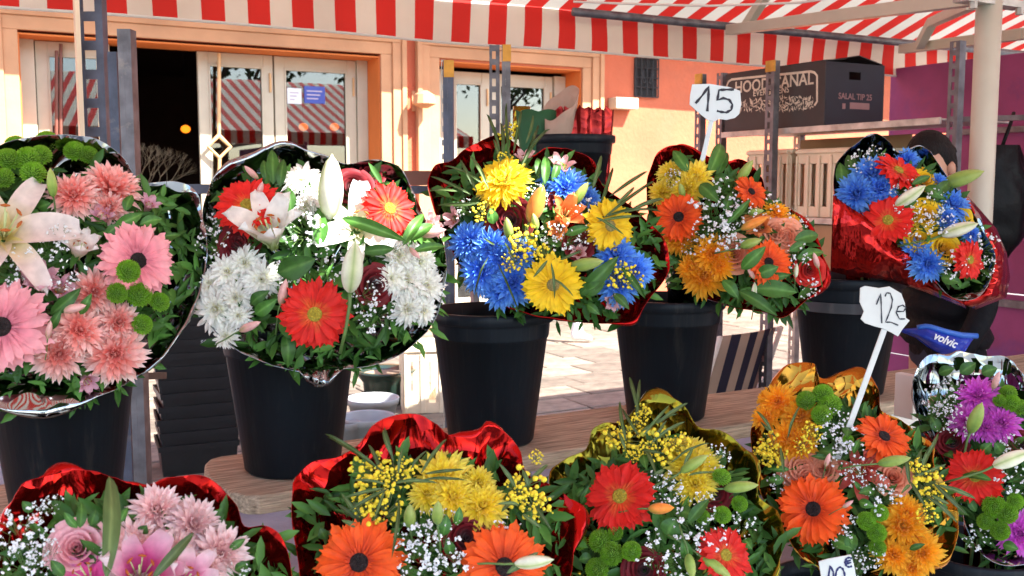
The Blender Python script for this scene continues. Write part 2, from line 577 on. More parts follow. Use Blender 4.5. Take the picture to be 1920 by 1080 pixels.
# window with iron scroll grille
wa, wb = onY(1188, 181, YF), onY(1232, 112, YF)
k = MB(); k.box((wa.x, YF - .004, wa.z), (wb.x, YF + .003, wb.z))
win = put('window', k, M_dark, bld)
k = MB()
nx = 4
for i in range(nx + 1):
    x = wa.x + (wb.x - wa.x) * i / nx
    k.tube([(x, YF - .03, wa.z), (x, YF - .03, wb.z)], .008, 6)
for i in range(5):
    z = wa.z + (wb.z - wa.z) * i / 4
    k.tube([(wa.x, YF - .034, z), (wb.x, YF - .034, z)], .008, 6)
cxw, czw = (wa.x + wb.x) / 2, (wa.z + wb.z) / 2
for sg in (-1, 1):
    k.tube([(cxw + sg * (.055 - .05 * t / 24 * math.cos(t * .5)), YF - .038, czw + .0 + .10 * math.sin(t * .42) * (1 - t / 30)) for t in range(20)], .007, 5)
put('window_grille', k, M_iron, win)
# wall lamp and small boxes on the wall
k = MB()
lp = onY(780, 190, YF)
k.box((lp.x - .05, YF - .02, lp.z - .1), (lp.x + .05, YF - .001, lp.z + .1))
k.tube([lp + V((0, -.02, .02)), lp + V((0, -.16, .06))], .015, 6)
k.lathe([(.03, .07), (.10, .03), (.12, -.06), (.04, -.1), (0, -.1)], 12, Matrix.Translation(lp + V((0, -.2, .02))))
put('wall_lamp', k, M_trim, bld)
k = MB(); a = onY(1140, 205, YF); b_ = onY(1182, 186, YF)
k.box((a.x, YF - .16, a.z), (b_.x, YF - .001, b_.z))
put('wall_box', k, M_cream, bld, bevel=.01)
# overhanging cafe awning above the frame, rolled half out: it shades the upper wall
k = MB()
AWZ, AWP = 3.55, 0.78
rows = []
for i in range(5):
    t = i / 4
    rows.append([V((x, YF - .02 - AWP * t, AWZ + .28 * (1 - t))) for x in [(-5 + j * .5) for j in range(42)]])
k.grid(rows)
k.grid([rows[-1], [p - V((0, 0, .16 + .01 * math.sin(p.x * 9))) for p in rows[-1]]])
put('awning_cloth', k, M_stripe2, bld)
k = MB(); k.tube([(-5, YF - .12, AWZ + .3), (15.5, YF - .12, AWZ + .3)], .07, 10)
put('awning_roller', k, M_cream, bld)
# interior room behind the doors
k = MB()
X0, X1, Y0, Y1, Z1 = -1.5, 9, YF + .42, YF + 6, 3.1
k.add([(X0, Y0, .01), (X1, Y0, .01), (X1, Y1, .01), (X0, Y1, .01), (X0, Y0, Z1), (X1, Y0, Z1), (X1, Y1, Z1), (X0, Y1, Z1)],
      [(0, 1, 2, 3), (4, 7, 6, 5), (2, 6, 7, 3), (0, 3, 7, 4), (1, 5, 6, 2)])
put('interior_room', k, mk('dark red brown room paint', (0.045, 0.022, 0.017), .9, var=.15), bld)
M_lampshade = emit_mat('lit orange lamp shade', (1.0, 0.20, 0.01), 0.55)
for (px, py, yy, lb) in ((348, 242, 12.2, 'small round orange pendant lamp seen through the open cafe door'),
                         (569, 238, 11.4, 'round orange pendant lamp behind the stickered door pane, left one'),
                         (627, 238, 11.4, 'round orange pendant lamp behind the stickered door pane, right one')):
    p = onY(px, py, yy)
    th = thing('pendant_lamp', p, lb, 'lamp', 'pendant lamps inside the cafe')
    k = MB(); k.ball(p, .055, 2, sq=.85); put('lamp_shade', k, M_lampshade, th, True)
    k = MB(); k.tube([p + V((0, 0, .04)), V((p.x, p.y, 3.09))], .005, 5); put('lamp_cord', k, M_iron, th)
# dry branch arrangement inside the open door
p = onY(268, 330, 10.6)
th = thing('branch_plant', (p.x, p.y, 0), 'pale dry branching plant in a pot inside the dark cafe doorway', 'plant')
k = MB()
rb = random.Random(4)
def branch(a, d, l, r, n):
    b2 = a + d * l
    k.tube([a, (a + b2) / 2 + V((rb.uniform(-1, 1), rb.uniform(-1, 1), rb.uniform(-1, 1))) * l * .08, b2], [r, r * .8, r * .6], 4, False)
    if n == 0: return
    for _ in range(3):
        dd = (d + V((rb.uniform(-1, 1), rb.uniform(-.6, .6), rb.uniform(-.3, .8))) * .7).normalized()
        branch(b2, dd, l * .68, r * .6, n - 1)
for _ in range(4):
    branch(V((p.x, p.y, 1.05)), V((rb.uniform(-.3, .4), rb.uniform(-.2, .2), 1)).normalized(), .34, .011, 4)
put('branches', k, M_twig, th)
k = MB(); k.lathe([(0, 0), (.16, 0), (.2, .45), (.23, .9), (.26, 1.05), (.24, 1.06), (.2, .98), (0, .98)], 20, Matrix.Translation((p.x, p.y, .012)))
put('pot', k, M_iron, th, True)
# ------------------------------------------------------------------ market canopy
YV, ZV = 4.2, 2.345             # far eave
cano = thing('market_canopy', (3, 1.5, 0), 'red and white striped market stall canopy with hanging valance on a white tube frame', 'canopy')
SL = math.tan(R(20))
RIDGE = 1.3
def roof_z(y):
    return ZV + (YV - y) * SL if y > RIDGE else ZV + (YV - RIDGE) * SL - (RIDGE - y) * SL
k = MB()
ys = [YV, 4.19, 3.9, 3.5, 3.0, 2.5, 2.0, 1.6, RIDGE, 0.98, 0.64, 0.46, 0.2, -0.2, -0.6]
xs = [-4 + i * 0.15 for i in range(80)]
rows = []
for y in ys:
    rows.append([V((x, y, roof_z(y) + (.018 * noise.noise(V((x * .9, y * .9, 3))) - .03 * math.sin(math.pi * ((x + .2) % 2.4) / 2.4) * math.sin(math.pi * max(0, min(1, (YV - y) / (YV - RIDGE)))) ))) for x in xs])
k.grid(rows)
# gap added near the ridge, shaped to let a strip of sun through
gi = ys.index(0.64)
nxr = len(xs)
fl_keep = [i for i, f in enumerate(k.f) if not (f[0] // nxr == gi and 1.38 <= k.v[f[0]][0] <= 1.9)]
k.f = [k.f[i] for i in fl_keep]; k.mi = [k.mi[i] for i in fl_keep]
put('roof_cloth', k, M_stripe, cano, True)
def valance(y, z, sgn):
    k = MB()
    rows = []
    for i in range(8):
        t = i / 7
        rows.append([V((x, y + sgn * (.012 * math.sin(x * 3.1 + 1) * t + .02 * noise.noise(V((x * 2.2, t, y))) * (t + .2)) , z - .195 * t + .006 * noise.noise(V((x * 1.4, y, 9))) * t)) for x in [-4 + q * .05 for q in range(239)]])
    k.grid(rows)
    return put('valance', k, M_stripe, cano, True)
valance(YV + .004, ZV + .004, 1)
k = MB(); hz = ZV - .19
k.grid([[V((x, YV + .004 + (.012 * math.sin(x * 3.1 + 1) + .02 * noise.noise(V((x * 2.2, 1, YV + .004))) * 1.2) + o[0], ZV + .004 - .195 + .006 * noise.noise(V((x * 1.4, YV + .004, 9))) + o[1])) for x in [-4 + q * .05 for q in range(239)]] for o in ((-.004, .004), (-.004, -.006), (.006, -.006), (.006, .004))])
put('valance_sunlit_hem', k, M_white, cano, True)  # sunlight along the hem is put into its white colour
k = MB(); k.tube([onY(1075, 22, 4.08), V((7.5, 4.08, 2.335))], .02, 10)
put('eave_tube', k, M_steel, cano, True)
PD = 3.5
pt = P(1857, -40, PD)
k = MB(); k.tube([(pt.x, pt.y, 0), (pt.x, pt.y, pt.z)], .043, 20)
pole = put('pole', k, M_whitepole, cano, True)
k = MB(); c = P(1858, 4, PD)
k.box((c.x - .16, c.y - .03, c.z - .012), (c.x + .16, c.y + .03, c.z + .012))
for dx in (-.12, .0, .13):
    k.lathe([(0, -.035), (.014, -.035), (.014, -.012), (0, -.012)], 6, Matrix.Translation((c.x + dx, c.y - .02, c.z)))
put('pole_bracket', k, M_galv, cano)
def beam(pts, wd):
    k = MB()
    for a, b_ in zip(pts, pts[1:]):
        k.obox(a, b_, wd, wd)
    return put('frame_beam', k, M_whitepole, cano, bevel=.003)
S1 = onY(1368, 56, 4.04)
beam([S1, P(1835, -4, PD + .05)], .05)
S2 = onY(1692, 92, 4.02)
beam([S2, P(1925, 63, 4.5), P(2100, 44, 4.0)], .05)
beam([P(1398, 50, 5.15), P(1436, -8, 5.0)], .042)
beam([P(1724, 86, 5.4), P(1747, 42, 5.2), P(1822, 8, 4.3)], .045)
k = MB(); k.tube([P(1075, 3, 4.5), P(1200, 8, 4.45), P(1330, 11, 4.4), P(1500, 5, 4.3), P(1560, -4, 4.2)], .005, 6)
put('cord', k, M_white, cano)
# the other poles of the canopy (behind and beside the camera)
for (x, y) in ((-3.8, 4.05), (7.4, 4.05), (-3.8, -.5), (7.4, -.5)):
    k = MB(); k.tube([(x, y, 0), (x, y, roof_z(y) - .05)], .043, 16); put('pole', k, M_whitepole, cano, True)
# ------------------------------------------------------------------ racks of slotted steel
def slotted(k, x, y, z0, z1, wd, dep, dirx, diry, hole_h=.028, pitch=.05, hole_w=.4):
    """L-shaped upright: the flange along (dirx,diry) is a ladder with real holes, the other flange plain"""
    a = V((dirx, diry, 0)).normalized(); n = V((-a.y, a.x, 0))
    M = Matrix((a, n, V((0, 0, 1)))).transposed().to_4x4(); M.translation = (x, y, 0)
    s0 = wd * (1 - hole_w) / 2
    k.box((0, 0, z0), (s0, .004, z1), M); k.box((wd - s0, 0, z0), (wd, .004, z1), M)
    z = z0
    while z < z1:
        zz = min(z + pitch - hole_h, z1)
        k.box((s0, .0002, z), (wd - s0, .0038, zz), M)
        z += pitch
    if dep: k.box((wd, 0, z0), (wd + .004, dep, z1), M)
rack = thing('steel_rack', (1.5, 3.2, 0), 'dark slotted steel uprights with a rail standing behind the back row buckets', 'rack')
def upright(pxc, pytop, d, wd, mt, dep=.035, hw=.4, hh=.028, pt_=.05, yellow=False, facing=None):
    tp = P(pxc, pytop, d)
    a = facing or RGT
    k = MB()
    slotted(k, tp.x - a.x * wd / 2, tp.y - a.y * wd / 2, 0.0, tp.z, wd, dep, a.x, a.y, hh, pt_, hw)
    o = put('upright', k, mt, rack)
    if yellow:
        k = MB()
        M = Matrix((a, V((-a.y, a.x, 0)), V((0, 0, 1)))).transposed().to_4x4(); M.translation = (tp.x - a.x * wd / 2, tp.y - a.y * wd / 2, 0)
        k.box((wd * .1, -.002, tp.z - .06), (wd + .006, .006, tp.z + .001), M)
        put('paint_mark', k, M_yellowpaint, o)
    return tp
upright(163, -60, 2.75, .064, M_steelblue, hw=.5, hh=.052, pt_=.078)
k = MB(); tp = P(140, -60, 2.72); k.box((tp.x - .006, tp.y - .02, 0), (tp.x + .006, tp.y + .02, tp.z)); put('upright_lit_edge', k, M_beige, rack)  # sunlit edge of the post put in as a pale strip
upright(230, 54, 2.55, .030, M_steel, hw=.01, dep=.04)
upright(208, 97, 2.6, .02, M_steelblue, hw=.01, dep=.03)
upright(839, 113, 3.65, .034, M_steelblue, hw=.01, yellow=True)
k = MB(); upright(830, 112, 3.66, .012, M_galv, hw=.5, hh=.03, pt_=.05)
upright(926, 84, 3.75, .034, M_steel, hw=.4)
upright(948, 84, 3.72, .028, M_steel, hw=.01, yellow=True)
za = P(360, 355, 3.2)
k = MB(); k.obox(P(250, 354, 2.75), P(840, 356, 3.62), .02, .028); put('rail', k, M_steelblue, rack)
k = MB(); k.obox(P(690, 334, 3.55), P(812, 334, 3.68), .03, .052); put('rail_board', k, M_brown, rack)
k = MB(); k.obox(P(235, 707, 2.6), P(306, 704, 2.85), .02, .018); put('rail', k, M_blackcrate, rack)
# small shelf carrying the bucket of wrapping sheets
bk = P(1072, 262, 3.45)
k = MB()
k.box((bk.x - .30, bk.y - .2, 1.338), (bk.x + .2, bk.y + .2, 1.36))
put('shelf', k, M_galv, rack)
for dx, dy in ((-.28, -.18), (-.28, .18), (-.16, .18)):
    k = MB(); k.box((bk.x + dx - .012, bk.y + dy - .012, 0), (bk.x + dx + .012, bk.y + dy + .012, 1.337)); put('shelf_leg', k, M_steel, rack)

side = thing('side_rack', (3.6, 3.4, 0), 'galvanised side shelving with slotted posts carrying the black carton and beige crates', 'shelf')
XS = 3.42
k = MB()
zs = 1.772
ya, yb = onX(1352, 242, XS).y, onX(1762, 226, XS).y
k.box((XS, yb, zs - .028), (XS + .012, ya, zs)); k.box((XS + .012, yb, zs - .012), (XS + .45, ya, zs - .004))
put('shelf', k, M_galv, side, bevel=.002)
zl = 1.362
k = MB(); yl = onX(1640, 410, XS).y
k.box((XS, yb, zl - .028), (XS + .012, ya, zl)); k.box((XS + .012, yb, zl - .012), (XS + .45, ya, zl - .004))
put('shelf', k, M_galv, side, bevel=.002)
def sup(px, pytop, x, mt, yellow=False, wd=.042, z0=0.0, dep=.035):
    tp = onX(px, pytop, x)
    k = MB()
    slotted(k, x, tp.y + wd / 2, z0, tp.z, wd, dep, 0, -1, .03, .05, .34)
    o = put('upright', k, mt, side)
    if yellow:
        k = MB(); k.box((x - .003, tp.y - wd / 2 - .006, tp.z - .05), (x + .006, tp.y + wd / 2 + .002, tp.z + .001)); put('paint_mark', k, M_yellowpaint, o)
sup(1444, 114, XS - .05, M_steel, True, wd=.05)
sup(1309, 139, XS - .04, M_steel, True)
sup(1349, 137, XS + .1, M_steel)
sup(1790, 77, XS - .02, M_steel)
sup(1494, 245, XS + .42, M_galv)
k = MB(); k.obox(onX(1800, 224, 3.5), onX(1990, 218, 3.5), .02, .02); put('rail', k, M_steel, side)
# purple board wall at the right
XPB = 4.95
pw = thing('purple_partition', (XPB, 3, 0), 'purple painted board partition at the right end of the stall', 'partition')
ye = onX(1670, 130, XPB).y
zt = onX(1670, 128, XPB).z
zb_ = [0, .5, .93, 1.36, 1.80, zt]
for i in range(5):
    k = MB(); k.box((XPB, 0.2, zb_[i] + .004), (XPB + .03, ye - .003 * (i % 2), zb_[i + 1] - .004)); put('board', k, M_purple, pw, bevel=.004)
k = MB(); k.box((XPB - .02, .3, .86), (XPB - .001, ye - .6, .90)); put('batten', k, M_steel, pw)
k = MB(); k.obox(V((XPB - .03, .3, 1.80)), V((XPB - .03, ye - .5, 1.80)), .03, .03); put('batten', k, M_steel, pw)
# ------------------------------------------------------------------ carton with printing
bx0 = XS + .03
yc = onX(1548, 110, bx0).y
yfar = yc + .66
wcar = .38
zc0, zc1 = zs + .002, zs + .286
car = thing('carton', (bx0 + wcar / 2, yc + .3, zc0), 'black printed cardboard carton with cream lettering on the upper side shelf', 'box')
k = MB()
th_ = .006
k.m = 0
k.box((bx0, yc, zc0), (bx0 + th_, yfar, zc1)); k.box((bx0 + wcar - th_, yc, zc0), (bx0 + wcar, yfar, zc1))
k.box((bx0 + th_, yfar - th_, zc0), (bx0 + wcar - th_, yfar, zc1)); k.box((bx0 + th_, yc + .01, zc0), (bx0 + wcar - th_, yfar - th_, zc0 + th_))
put('carton_body', k, M_boxblack, car)
# end wall with a real hand hole
k = MB()
hx0, hx1, hz0, hz1 = bx0 + .15, bx0 + .225, zc1 - .075, zc1 - .04
ex0, ex1 = bx0 + th_ + .001, bx0 + wcar - th_ - .001
k.box((ex0, yc, zc0 + .001), (ex1, yc + th_, hz0)); k.box((ex0, yc, hz1), (ex1, yc + th_, zc1 - .001))
k.box((ex0, yc + .0002, hz0), (hx0, yc + th_ - .0002, hz1)); k.box((hx1, yc + .0002, hz0), (ex1, yc + th_ - .0002, hz1))
put('carton_end', k, M_boxnavy, car)
k = MB(); M = Matrix.Translation((bx0, 0, zc1)) @ Matrix.Rotation(R(-6), 4, 'Y')
k.box((0, yc + .01, 0.001), (.14, yfar - .01, .005), M); put('carton_flap', k, M_boxblack, car)
k = MB(); M = Matrix.Translation((bx0 + wcar, 0, zc1)) @ Matrix.Rotation(R(12), 4, 'Y')
k.box((-.16, yc + .01, 0.001), (0, yfar - .01, .005), M); put('carton_flap', k, M_boxblack, car)
FX = lambda o: frame(V((0, -1, 0)), V((0, 0, 1)), o)
def car_pt(px, py): return onX(px, py, bx0 - .0012)
def car_text(s, px, py, size, **kw):
    link('lettering', text_mesh(s, size, M_print, .0005, **kw), car, FX(car_pt(px, py)))
car_text('HOOD CANAL', 1448, 157, .078, bold=.0012, space=1.0)
car_text('EVERGREENS', 1445, 172, .04, bold=.0004, space=1.05)
k = MB()
def rib(pts, wd, mbb, nrm):
    """flat ribbon along a polyline"""
    L_, R_ = [], []
    for i, p in enumerate(pts):
        d = (pts[min(i + 1, len(pts) - 1)] - pts[max(i - 1, 0)]).normalized()
        s_ = d.cross(nrm).normalized()
        w_ = wd[i] if isinstance(wd, list) else wd
        L_.append(p + s_ * w_ / 2); R_.append(p - s_ * w_ / 2)
    mbb.grid([L_, R_])
fr = []
for (px, py) in ((1363, 172), (1363, 160), (1366, 153), (1372, 149), (1400, 146), (1500, 136), (1520, 134), (1527, 136), (1532, 142), (1532, 170), (1532, 190), (1527, 198)):
    fr.append(car_pt(px, py))
rib(fr, .011, k, V((1, 0, 0)))
put('printed_frame', k, M_print, car)
k = MB(); rg = random.Random(3)
for i in range(230):
    t = rg.uniform(-1, 1)
    c = car_pt(1455 + t * 72, 196 - t * 3.5 + rg.uniform(-1, 1) * (15 - 5 * abs(t)))
    a = rg.uniform(0, 6.28); l = rg.uniform(.012, .032)
    d = V((0, math.cos(a), math.sin(a))); s_ = V((0, -d.z, d.y))
    z = V((-.00015 * (i % 5), 0, 0))
    w_ = l * .22
    k.add([c - d * l / 2 + z, c + s_ * w_ / 2 + z, c + d * l / 2 + z, c - s_ * w_ / 2 + z], [(0, 1, 2, 3)])
gar = put('printed_garland', k, M_print, car); gar['kind'] = 'stuff'
EY = lambda o: frame(V((1, 0, 0)), V((0, 0, 1)), o)
link('lettering', text_mesh('SALAL TIP 25', .038, M_printpink, .0004, bold=.0006), car, EY(onY(1604, 182, yc - .001)))
k = MB()
for (xa, xb) in ((1579, 1585), (1593, 1630)):
    a, b_ = onY(xa, 204, yc), onY(xb, 194, yc)
    k.box((a.x, yc - .0012, a.z), (b_.x, yc - .0003, b_.z))
put('printed_bars', k, M_printpink, car)
# ------------------------------------------------------------------ beige slotted crates on the lower side shelf
def slot_wall(k, M, L, h, t, nslots, z0=.16, z1=.78, sw=.35, vertical=True):
    """wall in local XZ, thickness along Y, with real slots"""
    k.box((0, 0, 0), (L, t, h * z0), M); k.box((0, 0, h * z1), (L, t, h), M)
    p = L / nslots
    for i in range(nslots):
        k.box((i * p, .0003, h * z0), (i * p + p * (1 - sw) / 2, t - .0003, h * z1), M)
        k.box((i * p + p * (1 + sw) / 2, .0003, h * z0), ((i + 1) * p, t - .0003, h * z1), M)
    k.box((0, -.012, h * .93), (L, -.0002, h * .985), M)
    for i in range(nslots + 1):
        k.box((max(0, i * p - p * .14), -.008, 0.001), (min(L, i * p + p * .14), -.0003, h * .90), M)
def crate(name, label, M, L, W, h, mt, ns, cat='crate', group=None):
    th = thing(name, M.translation, label, cat, group)
    for (A, ll) in ((Matrix(), L), (Matrix.Translation((L, 0, 0)) @ Matrix.Rotation(R(90), 4, 'Z'), W),
                    (Matrix.Translation((L, W, 0)) @ Matrix.Rotation(R(180), 4, 'Z'), L), (Matrix.Translation((0, W, 0)) @ Matrix.Rotation(R(270), 4, 'Z'), W)):
        k = MB(); slot_wall(k, M @ A @ Matrix.Translation((.006, .001, 0)), ll - .012, h, .008, max(2, int(ns * ll / L + .5)))
        put('side_wall', k, mt, th, bevel=.004)
    k = MB(); k.box((.01, .01, .002), (L - .01, W - .01, .012), M); put('base', k, mt, th)
    return th
def Mx(x, y, z, ang): return Matrix.Translation((x, y, z)) @ Matrix.Rotation(ang, 4, 'Z')
XC = XS + .03
y1 = onX(1486, 300, XC).y
ang = R(-90)
ca, cb, cc, cdd = (onX(q, 300, XC).y for q in (1400, 1480, 1492, 1606))
crate('plastic_crate', 'beige slotted crate on the lower side shelf behind the slotted post', Mx(XC, ca, zl, ang), ca - cb, .36, .315, M_beige, 5, group='beige slotted crates on the side shelf')
crate('plastic_crate', 'beige slotted crate on the lower side shelf left of the red foil bouquet', Mx(XC, cc, zl, ang), cc - cdd, .36, .31, M_beige, 5, group='beige slotted crates on the side shelf')
cy = onX(1640, 300, XC).y
k = MB(); a = onX(1600, 405, XC + .30); 
k.box((XC + .375, a.y - .25, zl + .002), (XC + .385, onX(1500, 300, XC + .375).y, zs - .035))
tag(put('cardboard_sheet', k, M_cardboard), 'brown cardboard sheet standing behind the beige crates under the upper shelf', 'cardboard')
k = MB(); zz = .90
k.box((XC - .01, onX(1560, 420, XC).y - .5, zz), (XC + .3, onX(1500, 420, XC).y, zl - .032))
tag(put('cardboard_box', k, M_cardboard, bevel=.006), 'brown cardboard box under the lower side shelf', 'box')

# ------------------------------------------------------------------ planks and trestles
ZP = 0.905
k = MB()
xl = onZ(385, 890, ZP).x
pl = []
nn = 8
for i in range(nn + 1):
    a = math.pi / 2 + math.pi * i / nn
    pl.append((xl + .06 + .06 * math.cos(a), 2.075 + .165 * math.sin(a)))
pl = [(4.2, 2.24)] + pl + [(4.2, 1.91)]
k.poly([V((x, y, ZP)) for x, y in pl], V((0, 0, -.04)))
tag(put('plank', k, M_wood, bevel=.006), 'long weathered wooden plank under the back row of black buckets', 'plank')
k = MB()
k.box((-1.2, 1.9, ZP - .04), (onZ(215, 930, ZP).x, 2.24, ZP)); 
tag(put('plank', k, M_wood, bevel=.006), 'weathered plank under the bucket of the pink bouquet at the left', 'plank')
k = MB(); k.box((-1.0, 1.22, .34), (3.9, 1.62, .38))
tag(put('plank', k, M_wood, bevel=.006), 'lower plank carrying the front row of buckets', 'plank')
for (x, y0_, y1_, zt_, lb) in ((.80, 1.93, 2.22, ZP - .041, 'white trestle under the left end of the back plank'),
                               (2.35, 1.93, 2.22, ZP - .041, 'white trestle under the middle of the back plank'),
                               (3.9, 1.93, 2.22, ZP - .041, 'white trestle under the far right end of the back plank'),
                               (-.9, 1.93, 2.22, ZP - .041, 'white trestle under the far left plank'),
                               (-.05, 1.93, 2.22, ZP - .041, 'white trestle below the pink bouquet bucket'),
                               (-.7, 1.25, 1.59,   .339, 'white trestle under the left end of the front plank'),
                               (3.6, 1.25, 1.59,   .339, 'white trestle under the right end of the front plank')):
    t = thing('trestle', (x, (y0_ + y1_) / 2, 0), lb, 'trestle', 'white trestles')
    for y in (y0_, y1_ - .04):
        k = MB(); k.box((x - .05, y, 0), (x + .05, y + .04, zt_ - .05)); put('leg', k, M_white, t, bevel=.003)
    k = MB(); k.box((x - .06, y0_ - .01, zt_ - .05), (x + .06, y1_ + .01, zt_)); put('top_bar', k, M_white, t, bevel=.003)
    k = MB(); k.box((x - .012, y0_ + .041, .25), (x + .012, y1_ - .041, .31)); put('stretcher', k, M_white, t, bevel=.003)

# ------------------------------------------------------------------ buckets
def bucket_meshes():
    k = MB()
    H, r0, r1 = .31, .100, .140
    k.lathe([(0, 0), (r0 - .006, 0), (r0, .006), (r0 + .032, H * .80), (r0 + .034, H * .80), (r0 + .036, H * .82), (r1 - .002, H - .03), (r1, H - .022), (r1 + .004, H - .02),
             (r1 + .005, H - .002), (r1 + .002, H), (r1 - .004, H - .001), (r1 - .006, H - .03), (r0 + .028, H * .8), (r0 - .004, .012), (0, .012)], 48)
    body = k.mesh('bucket_body', M_black, True)
    k = MB()
    k.lathe([(r1 + .0055, H - .024), (r1 + .0085, H - .021), (r1 + .0085, H - .001), (r1 + .006, H + .002), (r1 - .002, H + .002), (r1 - .003, H - .002)], 48)
    rim = k.mesh('bucket_rim', M_black, True)
    return body, rim
BUCK = bucket_meshes()
def bucket(x, y, z, label, group, rot=0.0, sc=1.0):
    t = thing('bucket', (x, y, z), label, 'bucket', group)
    M = Matrix.Translation((x, y, z)) @ Matrix.Rotation(rot, 4, 'Z') @ Matrix.Scale(sc, 4)
    for nm, me in zip(('body', 'rim'), BUCK):
        link(nm, me, t, M)
    return t
YB = 2.07
def atY(px, y): return onY(px, 500, y).x
GB = 'black buckets in the back row'
GF = 'black buckets in the front row'
bxs = [atY(105, YB), atY(541, YB), atY(920, YB), atY(1252, YB), atY(1590, YB)]
for x, lb, r_ in zip(bxs, ('black bucket holding the pink gerbera bouquet at the left', 'black bucket holding the white and red bouquet', 'black bucket holding the blue and yellow bouquet',
                       'black bucket holding the orange bouquet with the 15 sign', 'black bucket holding the red foil bouquet by the white pole'), (0.2, 1.7, 2.3, .9, 1.4)):
    bucket(x, YB, ZP + .001, lb, GB, r_, 1.09 if x == bxs[4] else 1.0)
# clear tape round the right bucket
k = MB()
k.lathe([(.1365 * 1.09, .225 * 1.09), (.1402 * 1.09, .252 * 1.09)], 48, Matrix.Translation((bxs[4], YB, ZP)))
tp_ = mk('clear tape', (0.06, 0.062, 0.068), .15, spec=.8)
bt = [o for o in bpy.data.objects if o.name.startswith('bucket') and o.get('label', '').endswith('white pole')][0]
put('tape_band', k, tp_, bt, True)
YFB = 1.42
fxs = [atY(250, YFB), atY(815, YFB), atY(1255, YFB), atY(1600, YFB), atY(1862, YFB)]
for x, lb in zip(fxs, ('black bucket holding the pale pink bouquet at the bottom left', 'black bucket holding the yellow and orange bouquet in red foil', 'black bucket holding the red gerbera bouquet in olive gold foil',
                       'black bucket holding the orange bouquet with the 12 euro sign', 'black bucket holding the magenta bouquet at the bottom right')):
    bucket(x, YFB, .381, lb, GF, random.uniform(0, 3))
# bucket of wrapping sheets on the rack
bucket(bk.x, bk.y, 1.361, 'black bucket full of rolled wrapping sheets behind the blue bouquet', None, 2.8)
# ------------------------------------------------------------------ wrapping sheets in the far bucket
def film(name, c, rough=.1, metal=1.0, crease=.5):
    mt = mk(name, c, rough, metal, var=.12, vs_=5)
    t = mt.node_tree; N, L = t.nodes, t.links
    b = N['Principled BSDF']
    mp = next(n for n in N if n.type == 'MAPPING')
    nz = N.new('ShaderNodeTexNoise'); nz.inputs['Scale'].default_value = 6; nz.inputs['Detail'].default_value = 2
    L.new(mp.outputs[0], nz.inputs['Vector'])
    mv = N.new('ShaderNodeVectorMath'); mv.operation = 'MULTIPLY_ADD'
    mv.inputs[1].default_value = (.12, .12, .12)
    L.new(nz.outputs['Color'], mv.inputs[0]); L.new(mp.outputs[0], mv.inputs[2])
    h = None
    for sc_, am in ((9.0, 1.0), (23.0, .28)):
        vo = N.new('ShaderNodeTexVoronoi'); vo.inputs['Scale'].default_value = sc_
        L.new(mv.outputs[0], vo.inputs['Vector'])
        m_ = N.new('ShaderNodeMath'); m_.operation = 'MULTIPLY_ADD'; m_.inputs[1].default_value = am; m_.inputs[2].default_value = 0
        L.new(vo.outputs['Distance'], m_.inputs[0])
        if h: L.new(h, m_.inputs[2])
        h = m_.outputs[0]
    bp = N.new('ShaderNodeBump'); bp.inputs['Strength'].default_value = crease; bp.inputs['Distance'].default_value = .02
    L.new(h, bp.inputs['Height']); L.new(bp.outputs[0], b.inputs['Normal'])
    return mt
F_RED = film('red mirror film', (0.36, 0.009, 0.008), .09, .94, 1.0)
F_REDOUT = film('red foil outside', (0.38, 0.012, 0.010), .16, .82, 1.0)
F_SIL = film('silver mirror film', (0.28, 0.30, 0.31), .06, 1.0, .8)
F_GOLD = film('gold mirror film', (0.36, 0.15, 0.018), .09, .97, 1.0)
F_OLIVE = film('olive gold mirror film', (0.17, 0.125, 0.012), .09, .97, 1.0)
F_DARK = film('smoky dark film', (0.07, 0.07, 0.085), .22)
c = V((bk.x, bk.y, 0))
k = MB()
for q, (rx, z1_) in enumerate(((.10, 1.755), (.078, 1.75), (.055, 1.76))):
    rows = []
    n = 80
    for i in range(6):
        t = i / 5
        rows.append([c + RGT * (.035 + .0) + V((0, 0, 1.40 + (z1_ - 1.40) * t + (.008 * math.sin(a * 7 + q) + .006 * math.sin(a * 17) if t == 1 else 0))) +
                     (RGT * math.cos(a) + FH * math.sin(a)) * (rx * (.8 + .22 * t) + .009 * math.sin(a * 11 + q)) for a in [2 * math.pi * j / n for j in range(n)]])
    k.grid(rows, True)
tag(put('film_bundle', k, film('dark red folded film', (0.22, 0.012, 0.012), .2, .8), smooth=True), 'bundle of folded red metallic wrapping film in the far bucket', 'film')
k = MB()
rows = []
for i in range(10):
    t = i / 9
    rr = .02 + .045 * t
    rows.append([c - RGT * (.06 - .02 * t) - FH * .05 + V((0, 0, 1.42 + .36 * t + .05 * t * math.cos(a - .8) * 1.2 + .004 * math.sin(a * 5 + t * 9))) + (RGT * math.cos(a) + FH * math.sin(a)) * (rr + .004 * math.sin(3 * a + 5 * t)) for a in [-2.6 + 5.6 * j / 30 for j in range(31)]])
k.grid(rows)
o = put('kraft_paper_cone', k, mk('pale kraft paper', (0.50, 0.36, 0.28), .8, var=.12, tl=.25, bump=.3, bs=25), smooth=True)
o.modifiers.new('thickness', 'SOLIDIFY').thickness = .001
tag(o, 'pale brown paper cone standing in the far bucket', 'paper')
k = MB(); rows = []
for i in range(8):
    t = i / 7
    rows.append([c - RGT * .115 - FH * .03 + V((0, 0, 1.42 + .33 * t + (.008 * abs(math.sin(a * 3.2)) if t == 1 else 0))) + (RGT * math.sin(a) - FH * math.cos(a) * .5) * (.04 + .035 * t) for a in [-1.5 + 3.0 * j / 40 for j in range(41)]])
k.grid(rows)
o = put('green_paper_sheet', k, mk('dark green paper', (0.015, 0.085, 0.03), .7, var=.15), smooth=True)
o.modifiers.new('thickness', 'SOLIDIFY').thickness = .001
